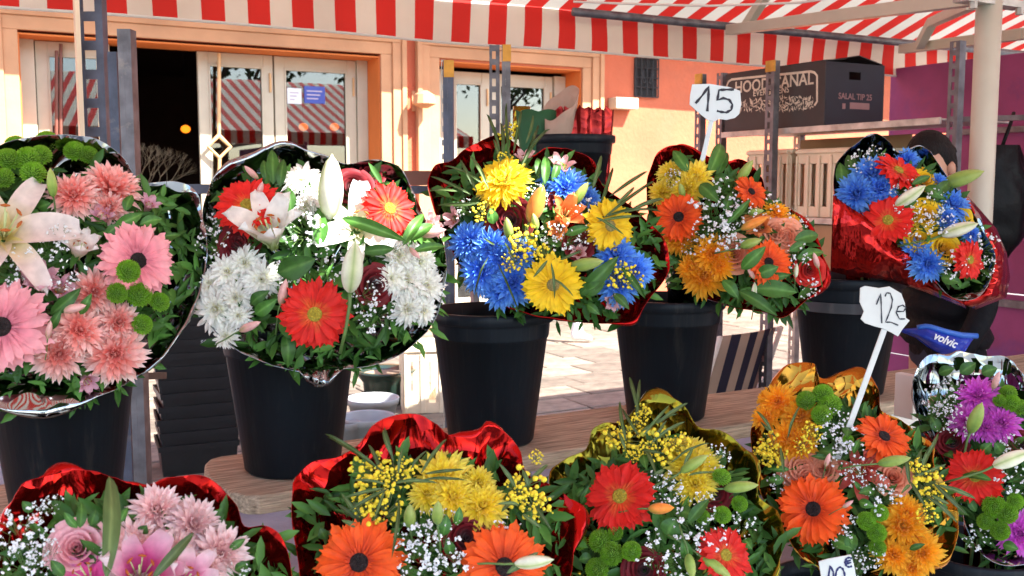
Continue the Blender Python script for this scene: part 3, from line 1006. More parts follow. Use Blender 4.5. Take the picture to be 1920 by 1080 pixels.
tag(o, 'dark green scalloped paper sheet curled in the far bucket', 'paper')
k = MB(); rows = []
for i in range(5):
    t = i / 4
    rows.append([P(978, 262 - 62 * t, 3.55) + (RGT * math.sin(a) - FH * math.cos(a)) * .03 for a in [-1.6 + 3.2 * j / 12 for j in range(13)]])
k.grid(rows)
o = put('gold_film_roll', k, F_OLIVE, smooth=True)
o.modifiers.new('thickness', 'SOLIDIFY').thickness = .001
tag(o, 'small roll of olive gold film beside the green paper', 'film')
# roll rests on the shelf
# ------------------------------------------------------------------ things on the ground behind the plank
# stack of black crates
pb = onZ(372, 882, 0)
gdir = V((pb.x, pb.y, 0)).normalized()
sx_ = V((gdir.y, -gdir.x, 0))
angc = math.atan2(sx_.y, sx_.x) + R(7)
k = MB()
LW, WW, HH = .40, .30, .17
def tap(z, e): return [V((sx * (LW / 2 - .02 + e), sy * (WW / 2 - .02 + e), z)) for sx, sy in ((-1, -1), (1, -1), (1, 1), (-1, 1))]
rings = [tap(0, 0), tap(HH - .03, .012), tap(HH - .03, .022), tap(HH, .024), tap(HH, .014), tap(.012, -.006)]
for a, b_ in zip(rings, rings[1:]): k.grid([a, b_], True)
k.add(rings[0], [(3, 2, 1, 0)]); k.add(rings[-1], [(0, 1, 2, 3)])
crate_me = k.mesh('black_crate', M_blackcrate)
PIT = .068
NST = 11
for i in range(NST):
    M = Mx(pb.x + random.uniform(-.006, .006), pb.y, .012 + i * PIT, angc + random.uniform(-.04, .04))
    nm = ('lowest', 'second', 'third', 'fourth', 'fifth', 'sixth', 'seventh', 'eighth', 'ninth', 'tenth', 'topmost')[i]
    o = tag(link('black_crate', crate_me, None, M), '%s crate from the bottom of the nested black stack behind the white bouquet' % nm if i < NST - 1 else 'topmost crate of the nested black stack behind the white bouquet', 'crate', 'nested black crates')
    bv = o.modifiers.new('bevel', 'BEVEL'); bv.width = .004; bv.segments = 2
    if i == NST - 3:
        tm = text_mesh('SOCAWAY', .03, mk('pale grey print', (.5, .5, .5), .6), .0006, bold=.0004)
        Mt = M @ Matrix.Translation((.09, -WW / 2 - .008, HH - .018)) @ Matrix.Rotation(R(90), 4, 'X')
        link('lettering', tm, o, Mt)
# beige crate standing on the paving
pc = onZ(757, 782, 0)
crate('plastic_crate', 'tall beige slotted crate on the paving beside the white pots', Matrix.Translation((pc.x, pc.y, .018)) @ Matrix.Rotation(R(-20), 4, 'Z'), .5, .4, .44, M_beige, 4)
# white pots
def pot(px, py, r, h, label, lip=.02, name='flower_pot', mt=None):
    p = onZ(px, py, 0) + V((0, 0, .018))
    k = MB()
    k.lathe([(0, 0), (r * .78, 0), (r * .95, h - lip * 2), (r, h - lip * 2), (r * 1.04, h - .004), (r * 1.02, h), (r * .97, h - .006), (r * .76, .02), (0, .02)], 36)
    o = put(name, k, mt or M_pot, smooth=True, M=Matrix.Translation(p))
    return tag(o, label, 'pot', 'pale pots on the paving')
pot(690, 850, .15, .20, 'wide grey white pot with dusty rim in the gap left of the middle bucket')
pot(700, 800, .16, .17, 'wide pale pot behind the other pots next to the beige crate')
pot(656, 860, .06, .19, 'small narrow white pot beside the wide grey pots')
p = onZ(722, 760, 0) + V((0, 0, .018))
pg_ = thing('planter', p, 'dark green planter with a broad rim on the paving', 'planter')
k = MB(); k.lathe([(0, 0), (.12, 0), (.135, .02), (.15, .15), (.20, .215), (.215, .225), (.215, .235), (.17, .232), (.15, .2), (0, .2)], 40, Matrix.Translation(p)); put('bowl', k, M_potgreen, pg_, True)
k = MB(); k.lathe([(0, .208), (.152, .206)], 40, Matrix.Translation(p)); put('soil', k, M_soil, pg_)
# striped folding chair
cA, cB = P(1350, 630, 4.55), P(1452, 637, 4.85)
cx_ = (cB - cA); cx_.z = 0
wch = cx_.length; cx_.normalize()
cn = V((-cx_.y, cx_.x, 0))
ch = thing('folding_chair', ((cA.x + cB.x) / 2, (cA.y + cB.y) / 2, 0), 'folding chair with navy and cream striped canvas and white tube frame', 'chair')
o = V((cA.x, cA.y, 0)); ztop = cA.z
Mc = Matrix((cx_, cn, V((0, 0, 1)))).transposed().to_4x4(); Mc.translation = o
k = MB(); rows = []
for i in range(6):
    t = i / 5
    rows.append([Mc @ V((wch * u - .02 * t, .10 * t - .03 * math.sin(u * math.pi), ztop - .34 * t)) for u in [j / 8 for j in range(9)]])
inv = Mc.inverted()
k2 = MB(); k2.grid([[inv @ p for p in r_] for r_ in rows])
ob = put('backrest', k2, M_chairfab, ch, True, M=Mc); ob.modifiers.new('thickness', 'SOLIDIFY').thickness = .006
k2 = MB(); k2.grid([[V((wch * u, .12 + .36 * t, ztop - .36 + .015 * t - .03 * math.sin(t * 3.1))) for u in [j / 6 for j in range(7)]] for t in [i / 6 for i in range(7)]])
ob = put('seat', k2, M_chairfab, ch, True, M=Mc); ob.modifiers.new('thickness', 'SOLIDIFY').thickness = .006
for u in (0, 1):
    x = wch * u + (.025 if u else -.025)
    k2 = MB(); k2.tube([V((x, -.02, ztop)), V((x, .10, ztop - .36)), V((x, .42, .012))], .012, 8); put('leg', k2, M_white, ch, True, M=Mc)
    k2 = MB(); k2.tube([V((x, .50, ztop - .34)), V((x, .02, .012))], .012, 8); put('leg', k2, M_white, ch, True, M=Mc)
    k2 = MB(); k2.tube([V((x + .0, -.02, ztop - .005)), V((x + .03, .06, ztop - .03)), V((x + .045, .2, ztop - .1)), V((x + .045, .42, ztop - .12)), V((x + .01, .48, ztop - .33))], .012, 8); put('armrest', k2, M_white, ch, True, M=Mc)
# white upright card beside the magenta bouquet
a = P(1700, 745, 2.62)
k = MB(); k.box((a.x - .012, a.y - .03, ZP + .001), (a.x + .012, a.y + .03, ZP + .115))
tag(put('white_carton', k, M_white, bevel=.003), 'small white upright carton on the plank beside the magenta bouquet', 'box')
# hanging black bag
bp_ = P(1872, 375, 4.1)
k = MB(); rows = []
for i in range(22):
    t = i / 21
    wv = .045 + .055 * math.sin(math.pi * min(1, .12 + t * .95)) ** .8 + (.03 * t if t < .85 else .03 * (1 - t) * 5)
    z = .22 - .46 * t
    rows.append([bp_ + V((0, 0, z)) + (RGT * math.cos(a) * wv * 1.1 + FH * math.sin(a) * wv * .6) * (1 + .18 * noise.noise(V((math.cos(a) * 2, math.sin(a) * 2, t * 5)))) + RGT * .03 * noise.noise(V((t * 3, 1, 2))) for a in [2 * math.pi * j / 28 for j in range(28)]])
k.grid(rows, True); k.add(rows[0], [tuple(range(28))]); k.add(rows[-1], [tuple(range(27, -1, -1))])
k.tube([bp_ + V((0, 0, .20)), bp_ + V((0.05, .0, .30)) , V((bp_.x + .1, bp_.y + .02, 1.80))], .008, 6)
tag(put('black_bag', k, M_bin, smooth=True), 'black plastic bag hanging behind the white pole against the purple boards', 'bag')
# ================================================================== PEOPLE
def skin_body(name, joints, edges, root, mats, face_mat, parent):
    """one continuous surface grown with a Skin modifier; joints: name -> (pos, rx, ry)"""
    names = list(joints)
    me = bpy.data.meshes.new(name)
    me.from_pydata([joints[n_][0] for n_ in names], [(names.index(a), names.index(b_)) for a, b_ in edges], [])
    o = bpy.data.objects.new(name, me); col.objects.link(o)
    sk = o.modifiers.new('skin', 'SKIN'); sk.use_smooth_shade = True
    sv = me.skin_vertices[0].data
    for i, n_ in enumerate(names):
        sv[i].radius = (joints[n_][1], joints[n_][2]); sv[i].use_root = (n_ == root)
    ss = o.modifiers.new('sub', 'SUBSURF'); ss.levels = 2; ss.render_levels = 2
    dg = bpy.context.evaluated_depsgraph_get()
    m2 = bpy.data.meshes.new_from_object(o.evaluated_get(dg))
    bpy.data.objects.remove(o)
    m2.materials.clear()
    for mt in mats: m2.materials.append(mt)
    for p in m2.polygons:
        p.use_smooth = True
        p.material_index = face_mat(V(p.center))
    return m2

def make_person(loc, yaw, label, hip, arms, legs, mats, lean=0.0, height=1.68, head_pitch=0.0, head_yaw=0.0, hair='bun'):
    """local frame: +Y is where the person faces, +X their right"""
    s = height / 1.70
    t = thing('person', loc, label, 'person')
    Mw = Matrix.Translation(loc) @ Matrix.Rotation(yaw, 4, 'Z') @ Matrix.Scale(s, 4)
    ln = lambda z: lean * max(0, z - .95)
    J = {'pelvis': (V((0, 0, .95)), .145, .105), 'waist': (V((0, ln(1.1), 1.08)), .125, .095), 'chest': (V((0, ln(1.28), 1.27)), .155, .11),
         'upper': (V((0, ln(1.4), 1.40)), .12, .085), 'neck': (V((0, ln(1.47) + .005, 1.48)), .052, .052), 'skull': (V((0, ln(1.56) + .015, 1.56)), .05, .05)}
    E = [('pelvis', 'waist'), ('waist', 'chest'), ('chest', 'upper'), ('upper', 'neck'), ('neck', 'skull')]
    for sd, nm in ((1, 'r'), (-1, 'l')):
        el, wr = arms[nm]; kn, an, to = legs[nm]
        J['sh' + nm] = (V((sd * .175, ln(1.4), 1.395)), .062, .06)
        J['el' + nm] = (V(el), .046, .046); J['wr' + nm] = (V(wr), .032, .032)
        hd = (V(wr) - V(el)).normalized()
        J['pa' + nm] = (V(wr) + hd * .07, .034, .018)
        E += [('upper', 'sh' + nm), ('sh' + nm, 'el' + nm), ('el' + nm, 'wr' + nm), ('wr' + nm, 'pa' + nm)]
        side_ = hd.cross(V((0, 0, 1)))
        if side_.length < .3: side_ = V((0, 1, 0))
        side_.normalize()
        for q in range(4):
            b0 = V(wr) + hd * .09 + side_ * (.012 * (q - 1.5))
            l = (.06, .07, .075, .055)[q]
            J['f%d%s' % (q, nm)] = (b0 + hd * l * .5, .009, .009); J['g%d%s' % (q, nm)] = (b0 + hd * l * .9 + V((0, 0, -.012)), .0075, .0075)
            E += [('pa' + nm, 'f%d%s' % (q, nm)), ('f%d%s' % (q, nm), 'g%d%s' % (q, nm))]
        b0 = V(wr) + hd * .035 + side_ * .03
        J['th' + nm] = (b0 + hd * .02, .010, .010); J['tj' + nm] = (b0 + hd * .055 + side_ * .012, .008, .008)
        E += [('wr' + nm, 'th' + nm), ('th' + nm, 'tj' + nm)]
        J['hp' + nm] = (V((sd * .09, 0, .90)), .098, .10)
        J['kn' + nm] = (V(kn), .062, .064); J['an' + nm] = (V(an), .044, .046); J['to' + nm] = (V(to), .042, .026)
        hl = V(an) * 2 - V(to); hl = V(an) + (V(an) - V(to)) * .35; hl.z = V(to).z
        J['he' + nm] = (hl, .036, .03)
        E += [('pelvis', 'hp' + nm), ('hp' + nm, 'kn' + nm), ('kn' + nm, 'an' + nm), ('an' + nm, 'to' + nm), ('an' + nm, 'he' + nm)]
    ends = [(V(arms[n_][1])) for n_ in arms]
    ank = [V(legs[n_][1]) for n_ in legs]; toe = [V(legs[n_][2]) for n_ in legs]
    def fm(c):
        if c.z > 1.46 and abs(c.x) < .1: return 0
        for wv in ends:
            if (c - wv).length < .19 and c.z < wv.z + .0 and (c - wv).length < min((c - V(arms[n_][0])).length for n_ in arms) * .9 and abs(c.x) > .02: return 0
        for a_, t_ in zip(ank, toe):
            if (c - t_).length < .17 and c.z < a_.z + .02: return 3
        return 1 if c.z > .93 else 2
    me = skin_body('body', J, E, 'pelvis', mats, fm, t)
    link('body', me, t, Mw)
    # head: shaped from a sphere
    Mh = Mw @ Matrix.Translation((0, ln(1.6) + .03, 1.595)) @ Matrix.Rotation(head_yaw, 4, 'Z') @ Matrix.Rotation(head_pitch, 4, 'X')
    k = MB(); vv, ff = ICO[3]
    q = []
    for p in vv:
        x, y, z = p.x * .074, p.y * .094, p.z * .115
        if p.z < -.2:
            x *= 1 + .35 * (p.z + .2); y = y * (1 + .25 * (p.z + .2)) + .012 * (-p.z)
        if p.y > .75 and abs(p.x) < .22:
            nzv = math.exp(-((p.z + .12) / .16) ** 2) * math.exp(-(p.x / .12) ** 2); y += .022 * nzv
            y -= .004 * math.exp(-((p.z + .48) / .05) ** 2)
        for ex in (-.38, .38):
            y -= .010 * math.exp(-(((p.x - ex) / .16) ** 2 + ((p.z - .05) / .10) ** 2)) * (p.y > 0)
        q.append((x, y, z))
    k.add(q, ff)
    for sx in (-1, 1):
        k.ball((sx * .077, -.008, -.012), .016, 2, sq=1.6)
    hd_ = put('head', k, mats[0], t, True, M=Mh)
    k = MB()
    for ex in (-1, 1):
        k.ball((ex * .029, .080, .006), .0095, 2)
    put('eyes', k, mk('dark eye', (.03, .02, .015), .2), hd_, True, M=Mh)
    k = MB(); k.tube([(-.022, .083, -.056), (-.008, .090, -.053), (0, .091, -.054), (.008, .090, -.053), (.022, .083, -.056)], [.002, .005, .005, .005, .002], 6)
    put('mouth', k, mk('lips', (.36, .11, .09), .4), hd_, True, M=Mh)
    k = MB(); q = []
    for p in vv:
        f_ = 1.0
        hl_ = .46 - 1.0 * (p.y < .55) * (0.55 - p.y)          # hairline
        x, y, z = p.x * .082, p.y * .101 - .004, p.z * .124 + .002
        if p.z < hl_:
            x, y, z = p.x * .066, p.y * .084 - .006, p.z * .10
        wob = .0025 * noise.noise(V((p.x * 9, p.y * 3, p.z * 3)))
        q.append((x + p.x * wob, y + p.y * wob, z))
    k.add(q, ff)
    if hair == 'bun':
        for i in range(26):
            a = random.uniform(0, 6.28); b0 = random.uniform(-1.2, 1.2)
            k.tube([V((0, -.088, .02)) + V((math.cos(a + s_) * math.cos(b0) * .036, math.sin(b0) * .03, math.sin(a + s_) * math.cos(b0) * .04)) for s_ in (0, .5, 1, 1.5, 2)], .009, 5)
        k.ball((0, -.088, .02), .033, 2)
    put('hair', k, M_hair, hd_, True, M=Mh)
    return t, Mw, Mh

# vendor behind the red foil bouquet, facing left, blue waist pouch
vp = P(1792, 400, 3.5)
yaw_v = math.atan2(-RGT.y, -RGT.x) - math.pi / 2 + R(10)
ven, Mv, _ = make_person(V((vp.x, vp.y, 0)), yaw_v, 'dark haired person in black partly hidden behind the red foil bouquet', None,
    {'r': ((.25, .06, 1.13), (.22, .16, .90)), 'l': ((-.25, .04, 1.13), (-.22, .14, .90))},
    {'r': ((.10, .02, .50), (.10, -.01, .085), (.11, .15, .035)), 'l': ((-.10, .02, .50), (-.10, -.01, .085), (-.11, .15, .035))},
    [M_skin, M_jacket, M_trouser, M_shoedark], lean=.12, height=1.675, head_yaw=R(22), head_pitch=R(-14), hair='bun')
# jacket folds (child clothing)
k = MB()
for i in range(26):
    t = i / 25
    pass
rows = []
for i in range(16):
    t = i / 15
    rr_ = .152 + .016 * math.sin(t * 22)
    rows.append([Mv @ V((math.cos(a) * rr_ * 1.12, math.sin(a) * rr_ * .86 + .02 + .05 * t, .98 + .36 * t + .01 * math.sin(a * 3 + t * 9))) for a in [2 * math.pi * j / 40 for j in range(40)]])
k.grid(rows, True)
put('jacket', k, M_jacket, ven, True)
# waist pouch
ppc = P(1768, 640, 3.16)
pch = thing('waist_pouch', ppc, 'bright blue waist pouch with white lettering worn over the black jacket', 'pouch')
k = MB(); rows = []
outl_t = [(1690, 618), (1712, 616), (1738, 612), (1770, 622), (1800, 629), (1830, 630)]
outl_b = [(1692, 622), (1722, 634), (1745, 652), (1768, 664), (1800, 674), (1822, 640)]
def lerp(pts, u):
    x = u * (len(pts) - 1); i = min(int(x), len(pts) - 2); f_ = x - i
    return pts[i][0] + (pts[i + 1][0] - pts[i][0]) * f_, pts[i][1] + (pts[i + 1][1] - pts[i][1]) * f_
def pouch_pt(u, v, back=False):
    a = lerp(outl_t, u); b_ = lerp(outl_b, u)
    px, py = a[0] + (b_[0] - a[0]) * v, a[1] + (b_[1] - a[1]) * v
    bulge = .05 * math.sin(math.pi * min(1, max(0, u))) * math.sin(math.pi * (.1 + .85 * v))
    return P(px, py, 3.17 + .10 * (u - .5) ** 2 - (0 if back else bulge) + .008 * noise.noise(V((u * 6, v * 4, 1))))
for v_ in range(10):
    rows.append([pouch_pt(u / 24, v_ / 9) for u in range(25)])
k.grid(rows)
k.grid([[pouch_pt(u / 24, v_ / 9, True) + FWD * .02 for u in range(25)] for v_ in range(10)])
put('pouch_body', k, M_bagblue, pch, True)
k = MB(); k.tube([pouch_pt(u / 16, -.02) - FWD * .006 for u in range(4, 17)], .009, 8); put('pouch_zip', k, mk('light blue piping', (.03, .13, .5), .4), pch, True)
tx = pouch_pt(.60, .36) - FWD * .012
dx_ = (pouch_pt(.75, .42) - pouch_pt(.45, .30)).normalized()
link('lettering', text_mesh('volvic', .036, mk('white print', (.75, .75, .78), .5), .0006, shear=.25, bold=.0008), pch, frame(dx_, V((0, 0, 1)), tx))
# walker far behind, white trousers and trainers
wp = onZ(1058, 640, 0.018)
yaw_w = math.atan2(RGT.y, RGT.x) - math.pi / 2
make_person(wp, yaw_w, 'walking person in white trousers and grey white trainers on the far paving', None,
    {'r': ((.24, .10, 1.12), (.22, .24, .93)), 'l': ((-.24, -.12, 1.12), (-.22, -.10, .88))},
    {'r': ((.09, .12, .50), (.09, .12, .085), (.09, .28, .035)), 'l': ((-.09, -.05, .50), (-.09, -.32, .14), (-.09, -.18, .04))},
    [M_skin, mk('pale shirt', (.5, .45, .4), .9), M_whitecloth, M_shoe], height=1.62, hair='short')
# ================================================================== FLOWERS
GREEN = mk('leaf green', (0.05, 0.12, 0.025), .42, var=.25, vs_=5, spec=.3, tl=.18, rnd=.3, ramp=[(0, (.10, .23, .045)), (.25, (.05, .15, .022)), (1, (.04, .125, .018))])
GREEN2 = mk('grey green blade', (0.10, 0.15, 0.06), .5, var=.2, tl=.2, rnd=.25, ramp=[(0, (.13, .19, .06)), (.3, (.075, .125, .035)), (1, (.06, .11, .03))])
GREEN3 = mk('filler leaf', (0.03, 0.085, 0.018), .45, var=.4, vs_=9, spec=.25, tl=.2, ramp=[(0, (.030, .095, .016)), (1, (.095, .24, .042))])
STEM = mk('stem green', (0.09, 0.16, 0.04), .5, var=.2)
MSTEM = mk('mimosa stem', (0.17, 0.20, 0.07), .6, var=.2)
def fl(name, base, mid, tip, tl=.28, rough=.55):
    return mk(name, mid, rough, var=.14, vs_=5, ramp=[(0, base), (.45, mid), (1, tip)], tl=tl, rnd=.10, spec=.25, sheen=.1)
PET = {
 'g_pink': fl('pink gerbera petal', (.55, .13, .19), (.80, .27, .32), (.86, .40, .42)),
 'g_red': fl('red gerbera petal', (.75, .16, .03), (.68, .016, .010), (.72, .02, .012)),
 'g_orange': fl('orange gerbera petal', (.45, .03, .008), (.80, .085, .008), (.86, .12, .01)),
 'g_yellow': fl('yellow gerbera petal', (.72, .40, .01), (.84, .55, .008), (.86, .60, .015)),
 'm_pink': fl('pink chrysanthemum petal', (.80, .10, .075), (.90, .31, .26), (.95, .76, .70)),
 'm_pale': fl('pale pink chrysanthemum petal', (.74, .26, .27), (.86, .55, .53), (.88, .76, .74)),
 'm_white': fl('white chrysanthemum petal', (.82, .80, .36), (.92, .92, .83), (.95, .95, .91), tl=.40),
 'm_blue': fl('blue dyed chrysanthemum petal', (.015, .08, .50), (.07, .25, .84), (.22, .52, .94)),
 'm_yellow': fl('yellow chrysanthemum petal', (.80, .54, .01), (.92, .74, .04), (.94, .82, .16), tl=.36),
 'm_orange': fl('amber chrysanthemum petal', (.86, .27, .008), (.95, .42, .012), (.96, .58, .05), tl=.4),
 'm_magenta': fl('magenta chrysanthemum petal', (.50, .03, .42), (.70, .09, .62), (.80, .22, .72)),
 'pom': fl('lime pompon petal', (.07, .19, .012), (.22, .48, .02), (.38, .66, .07), tl=.28),
 'lily_w': fl('white lily petal', (.42, .52, .16), (.82, .78, .68), (.87, .86, .83)),
 'lily_p': fl('blush lily petal', (.70, .58, .16), (.85, .70, .62), (.88, .82, .78)),
 'lily_m': fl('magenta striped lily petal', (.62, .03, .22), (.68, .09, .30), (.86, .70, .70)),
 'lily_o': fl('orange lily petal', (.62, .15, .03), (.78, .22, .05), (.80, .30, .09)),
 'lily_c': fl('coral lily petal', (.45, .03, .03), (.64, .09, .07), (.70, .18, .12)),
 'alst': fl('pink alstroemeria petal', (.55, .50, .28), (.74, .34, .34), (.82, .55, .55)),
 'alst_m': fl('mauve alstroemeria petal', (.60, .50, .30), (.60, .22, .32), (.74, .46, .52)),
 'rose_d': fl('dark red rose petal', (.04, .001, .002), (.11, .002, .005), (.17, .005, .010), tl=.10),
 'rose_p': fl('pink rose petal', (.70, .20, .26), (.80, .33, .38), (.84, .50, .52)),
 'rose_y': fl('yellow rose petal', (.70, .34, .004), (.84, .50, .008), (.87, .58, .02)),
 'rose_c': fl('peach rose petal', (.68, .14, .05), (.78, .26, .13), (.82, .38, .24)),
 'rose_r': fl('scarlet rose petal', (.40, .008, .008), (.60, .016, .012), (.68, .03, .02)),
 'bud_g': fl('green lily bud', (.12, .22, .04), (.24, .34, .06), (.36, .42, .12), tl=.1, rough=.4),
 'bud_w': fl('pale lily bud', (.24, .36, .10), (.56, .60, .32), (.74, .74, .56), tl=.1, rough=.4),
 'bud_o': fl('orange lily bud', (.30, .28, .04), (.74, .24, .04), (.80, .26, .03), tl=.1, rough=.4),
 'bud_p': fl('pink bud', (.30, .30, .10), (.66, .34, .30), (.76, .46, .42), tl=.1, rough=.4),
 'gyp': mk('gypsophila white', (.82, .84, .84), .8, var=.08, vs_=9, tl=.2),
 'mim': mk('mimosa yellow', (.94, .76, .05), .9, var=.12, vs_=14, bump=.3, bs=30, tl=.1),
}
CTR_D = mk('dark gerbera centre', (.02, .010, .010), .8, var=.6, vs_=16, bump=.9, bs=26, dirt=((.10, .03, .02), 20, .58))
CTR_Y = mk('yellow gerbera centre', (.62, .46, .04), .8, var=.3, vs_=16, bump=.9, bs=26, dirt=((.42, .40, .05), 12, .5))
CTR_G = mk('grey gold gerbera centre', (.42, .34, .12), .8, var=.3, vs_=16, bump=.9, bs=26)
POLLEN = mk('rust pollen', (.40, .10, .015), .8)
FIL = mk('filament', (.50, .56, .25), .5)

def petal(k, az, r0, z0, L, W, e0, e1, rows=5, cols=3, wmax=.62, tipw=.28, cup=.12, twist=0.0, t0=0.0, t1=1.0, az_bend=0.0):
    """petal strip: starts at radius r0, elevation turns from e0 to e1 along its length"""
    r, z = r0, z0
    ca, sa = math.cos(az), math.sin(az)
    vv, tn = [], []
    jt = random.uniform(-.14, .14); je = random.uniform(-.10, .10)
    for i in range(rows + 1):
        t = i / rows
        e = e0 + je * t + (e1 - e0) * t
        if i:
            r += math.cos(e) * L / rows; z += math.sin(e) * L / rows
        if t < wmax: w_ = .35 + .65 * math.sin(t / wmax * math.pi / 2)
        else:
            q = (t - wmax) / (1 - wmax); w_ = tipw + (1 - tipw) * math.sqrt(max(0, 1 - q * q))
        for j in range(cols):
            s = (j / (cols - 1) - .5) * 2
            y = s * W / 2 * w_
            zz = z + cup * W * (s * s) * math.cos(e) + twist * s * W * t
            rr = r - cup * W * (s * s) * math.sin(e) - (.10 * L * s * s if i == rows else 0)
            yy_ = y + az_bend * t * t * L
            vv.append((rr * ca - yy_ * sa, rr * sa + yy_ * ca, zz)); tn.append(max(0, min(1, t0 + (t1 - t0) * t + jt)))
    ff = []
    for i in range(rows):
        for j in range(cols - 1):
            a = i * cols + j
            ff.append((a, a + 1, a + cols + 1, a + cols))
    k.add(vv, ff, tn)

CACHE = {}
def gerbera(color, ctr, var):
    key = ('g', color, ctr, var)
    if key not in CACHE:
        rg = random.Random(hash(var) + 11); random.seed(var)
        k = MB(); n = rg.choice((23, 25, 27)); ph = rg.random()
        for i in range(n):
            petal(k, 2 * math.pi * (i + rg.uniform(-.2, .2)) / n + ph, .15, -.05, rg.uniform(.74, .89), rg.uniform(.19, .25), R(rg.uniform(0, 20)), R(rg.uniform(-34, 12)), 6, 5, .68, .30, rg.uniform(.05, .2), rg.uniform(-.12, .12), az_bend=rg.uniform(-.05, .05))
        for i in range(n):
            petal(k, 2 * math.pi * (i + .5 + rg.uniform(-.2, .2)) / n + ph, .14, -.01, rg.uniform(.66, .80), rg.uniform(.16, .22), R(rg.uniform(10, 24)), R(rg.uniform(-16, 8)), 6, 5, .68, .30, rg.uniform(.05, .2), rg.uniform(-.12, .12), az_bend=rg.uniform(-.05, .05))
        for i in range(34):
            petal(k, 2 * math.pi * (i + rg.random()) / 34, .13, .02, rg.uniform(.16, .30), .055, R(rg.uniform(25, 50)), R(5), 2, 3, .6, .4, .1, t0=.05, t1=.4)
        me = k.mesh('gerbera', PET['g_' + color], True)
        k = MB(); rr = .19
        k.lathe([(rr, -.02), (rr * 1.02, .05), (rr * .9, .085), (rr * .6, .095), (rr * .3, .085), (0.001, .075)], 20)
        for i in range(60):
            a = rg.random() * 6.28; q = rr * math.sqrt(rg.random())
            k.ball((q * math.cos(a), q * math.sin(a), .085), .016, 1)
        CACHE[key] = (me, k.mesh('flower_centre', {'d': CTR_D, 'y': CTR_Y, 'g': CTR_G}[ctr], True))
    return CACHE[key]
def mum(color, var):
    key = ('m', color, var)
    if key not in CACHE:
        rg = random.Random(var + 50); k = MB()
        lay = [(20, 4, -20, 1.0, .19), (18, 16, -4, .86, .185), (15, 28, 14, .66, .17), (12, 46, 44, .42, .13), (10, 66, 74, .26, .09)] if color == 'white' else [(22, 2, -14, 1.0, .185), (21, 16, 2, .93, .18), (19, 32, 20, .82, .17), (16, 48, 40, .68, .16), (13, 62, 62, .52, .14), (9, 76, 84, .36, .11)]
        for li, (n, e0, e1, L, W) in enumerate(lay):
            ph = rg.random() * 6
            for i in range(n):
                petal(k, 2 * math.pi * (i + rg.uniform(-.3, .3)) / n + ph, .07 - .008 * li, .02 + .02 * li, L * rg.uniform(.86, 1.06), W * rg.uniform(.9, 1.1), R(e0 + rg.uniform(-6, 8)), R(e1 + rg.uniform(-12, 14)), 4, 3, .6, .32, .3, t0=max(0, .25 - .05 * li), t1=1.0 - .09 * li, az_bend=rg.uniform(-.08, .08))
        CACHE[key] = k.mesh('chrysanthemum', PET['m_' + color], True)
    return CACHE[key]
def pom(var):
    key = ('p', var)
    if key not in CACHE:
        rg = random.Random(var + 80); k = MB()
        n = 150
        k.ball((0, 0, .1), .62, 2, sq=.8, tone=.1)
        for i in range(n):
            u = 1 - 1.25 * (i + .5) / n
            e = math.asin(max(-1, min(1, u))); az = i * 2.39996
            q = .55
            petal(k, az, math.cos(e) * q, .1 + math.sin(e) * q * .8,   .42 * (1 - .25 * max(0, u)), .20, e + R(rg.uniform(-6, 12)), e + R(rg.uniform(10, 40)) * (1 if u < .7 else 0), 3, 3, .6, .4, .35, t0=.1, t1=.75 + .25 * rg.random())
        CACHE[key] = k.mesh('pompon', PET['pom'], True)
    return CACHE[key]
def lily(color, openness, var):
    key = ('l', color, openness, var)
    if key not in CACHE:
        rg = random.Random(var + 120); k = MB()
        e0, e1 = {'open': (58, -38), 'half': (80, 32), 'cup': (84, 66)}[openness]
        for i in range(6):
            inner = i % 2
            petal(k, math.pi * i / 3 + rg.uniform(-.08, .08), .03, .01 * inner, rg.uniform(1.2, 1.32), .53 if inner else .38, R(e0 + rg.uniform(-4, 4)), R(e1 + rg.uniform(-14, 14)), 10, 7, .5, .06, .22, rg.uniform(-.1, .1))
        me = k.mesh('lily', PET['lily_' + color] if not color.startswith('alst') else PET[color], True)
        k = MB(); k.m = 0
        for i in range(6):
            a = math.pi * i / 3 + .5
            q = V((math.cos(a) * .22, math.sin(a) * .22, .72))
            k.tube([(0, 0, .05), q * .6 + V((0, 0, .05)), q], .012, 5)
        k.tube([(0, 0, .05), (0.02, 0, .85)], .018, 5)
        k.m = 1
        for i in range(6):
            a = math.pi * i / 3 + .5
            q = V((math.cos(a) * .22, math.sin(a) * .22, .72))
            tg = V((-math.sin(a), math.cos(a), 0)) * .07
            k.tube([q - tg, q, q + tg], [.012, .03, .012], 5)
        CACHE[key] = (me, k.mesh('stamens', [FIL, POLLEN], True))
    return CACHE[key]
def bud(color):
    key = ('b', color)
    if key not in CACHE:
        k = MB(); rows = []; tn = []
        for i in range(17):
            t = i / 16
            r = .175 * (math.sin(math.pi * min(1, t ** .85 * .97 + .03)) ** .62) * (1 - .12 * t)
            if t > .93: r = .03 * (1 - (t - .93) / .07) + .008
            row = []
            for j in range(24):
                a = 2 * math.pi * j / 24
                lob = 1 + .10 * abs(math.sin(1.5 * a)) - .05 + .02 * math.cos(6 * a)
                row.append(V((r * lob * math.cos(a), r * lob * math.sin(a), t + .015 * math.sin(t * 3))))
                tn.append(min(1, .1 + t * .8 + .25 * (abs(math.sin(1.5 * a)) - .5)) if color != 'bud_w' else max(0, min(1, .2 + .9 * abs(math.sin(1.5 * a)) - .25 * abs(t - .5))))
            rows.append(row)
        k.grid(rows, True, tn)
        me = k.mesh('lily_bud', PET[color], True)
        k = MB(); k.tube([(0, 0, .03), (.02, .02, -.25), (.08, .0, -.7), (.1, -.05, -1.2)], [.035, .03, .03, .03], 6)
        CACHE[key] = (me, k.mesh('stem', STEM, True))
    return CACHE[key]
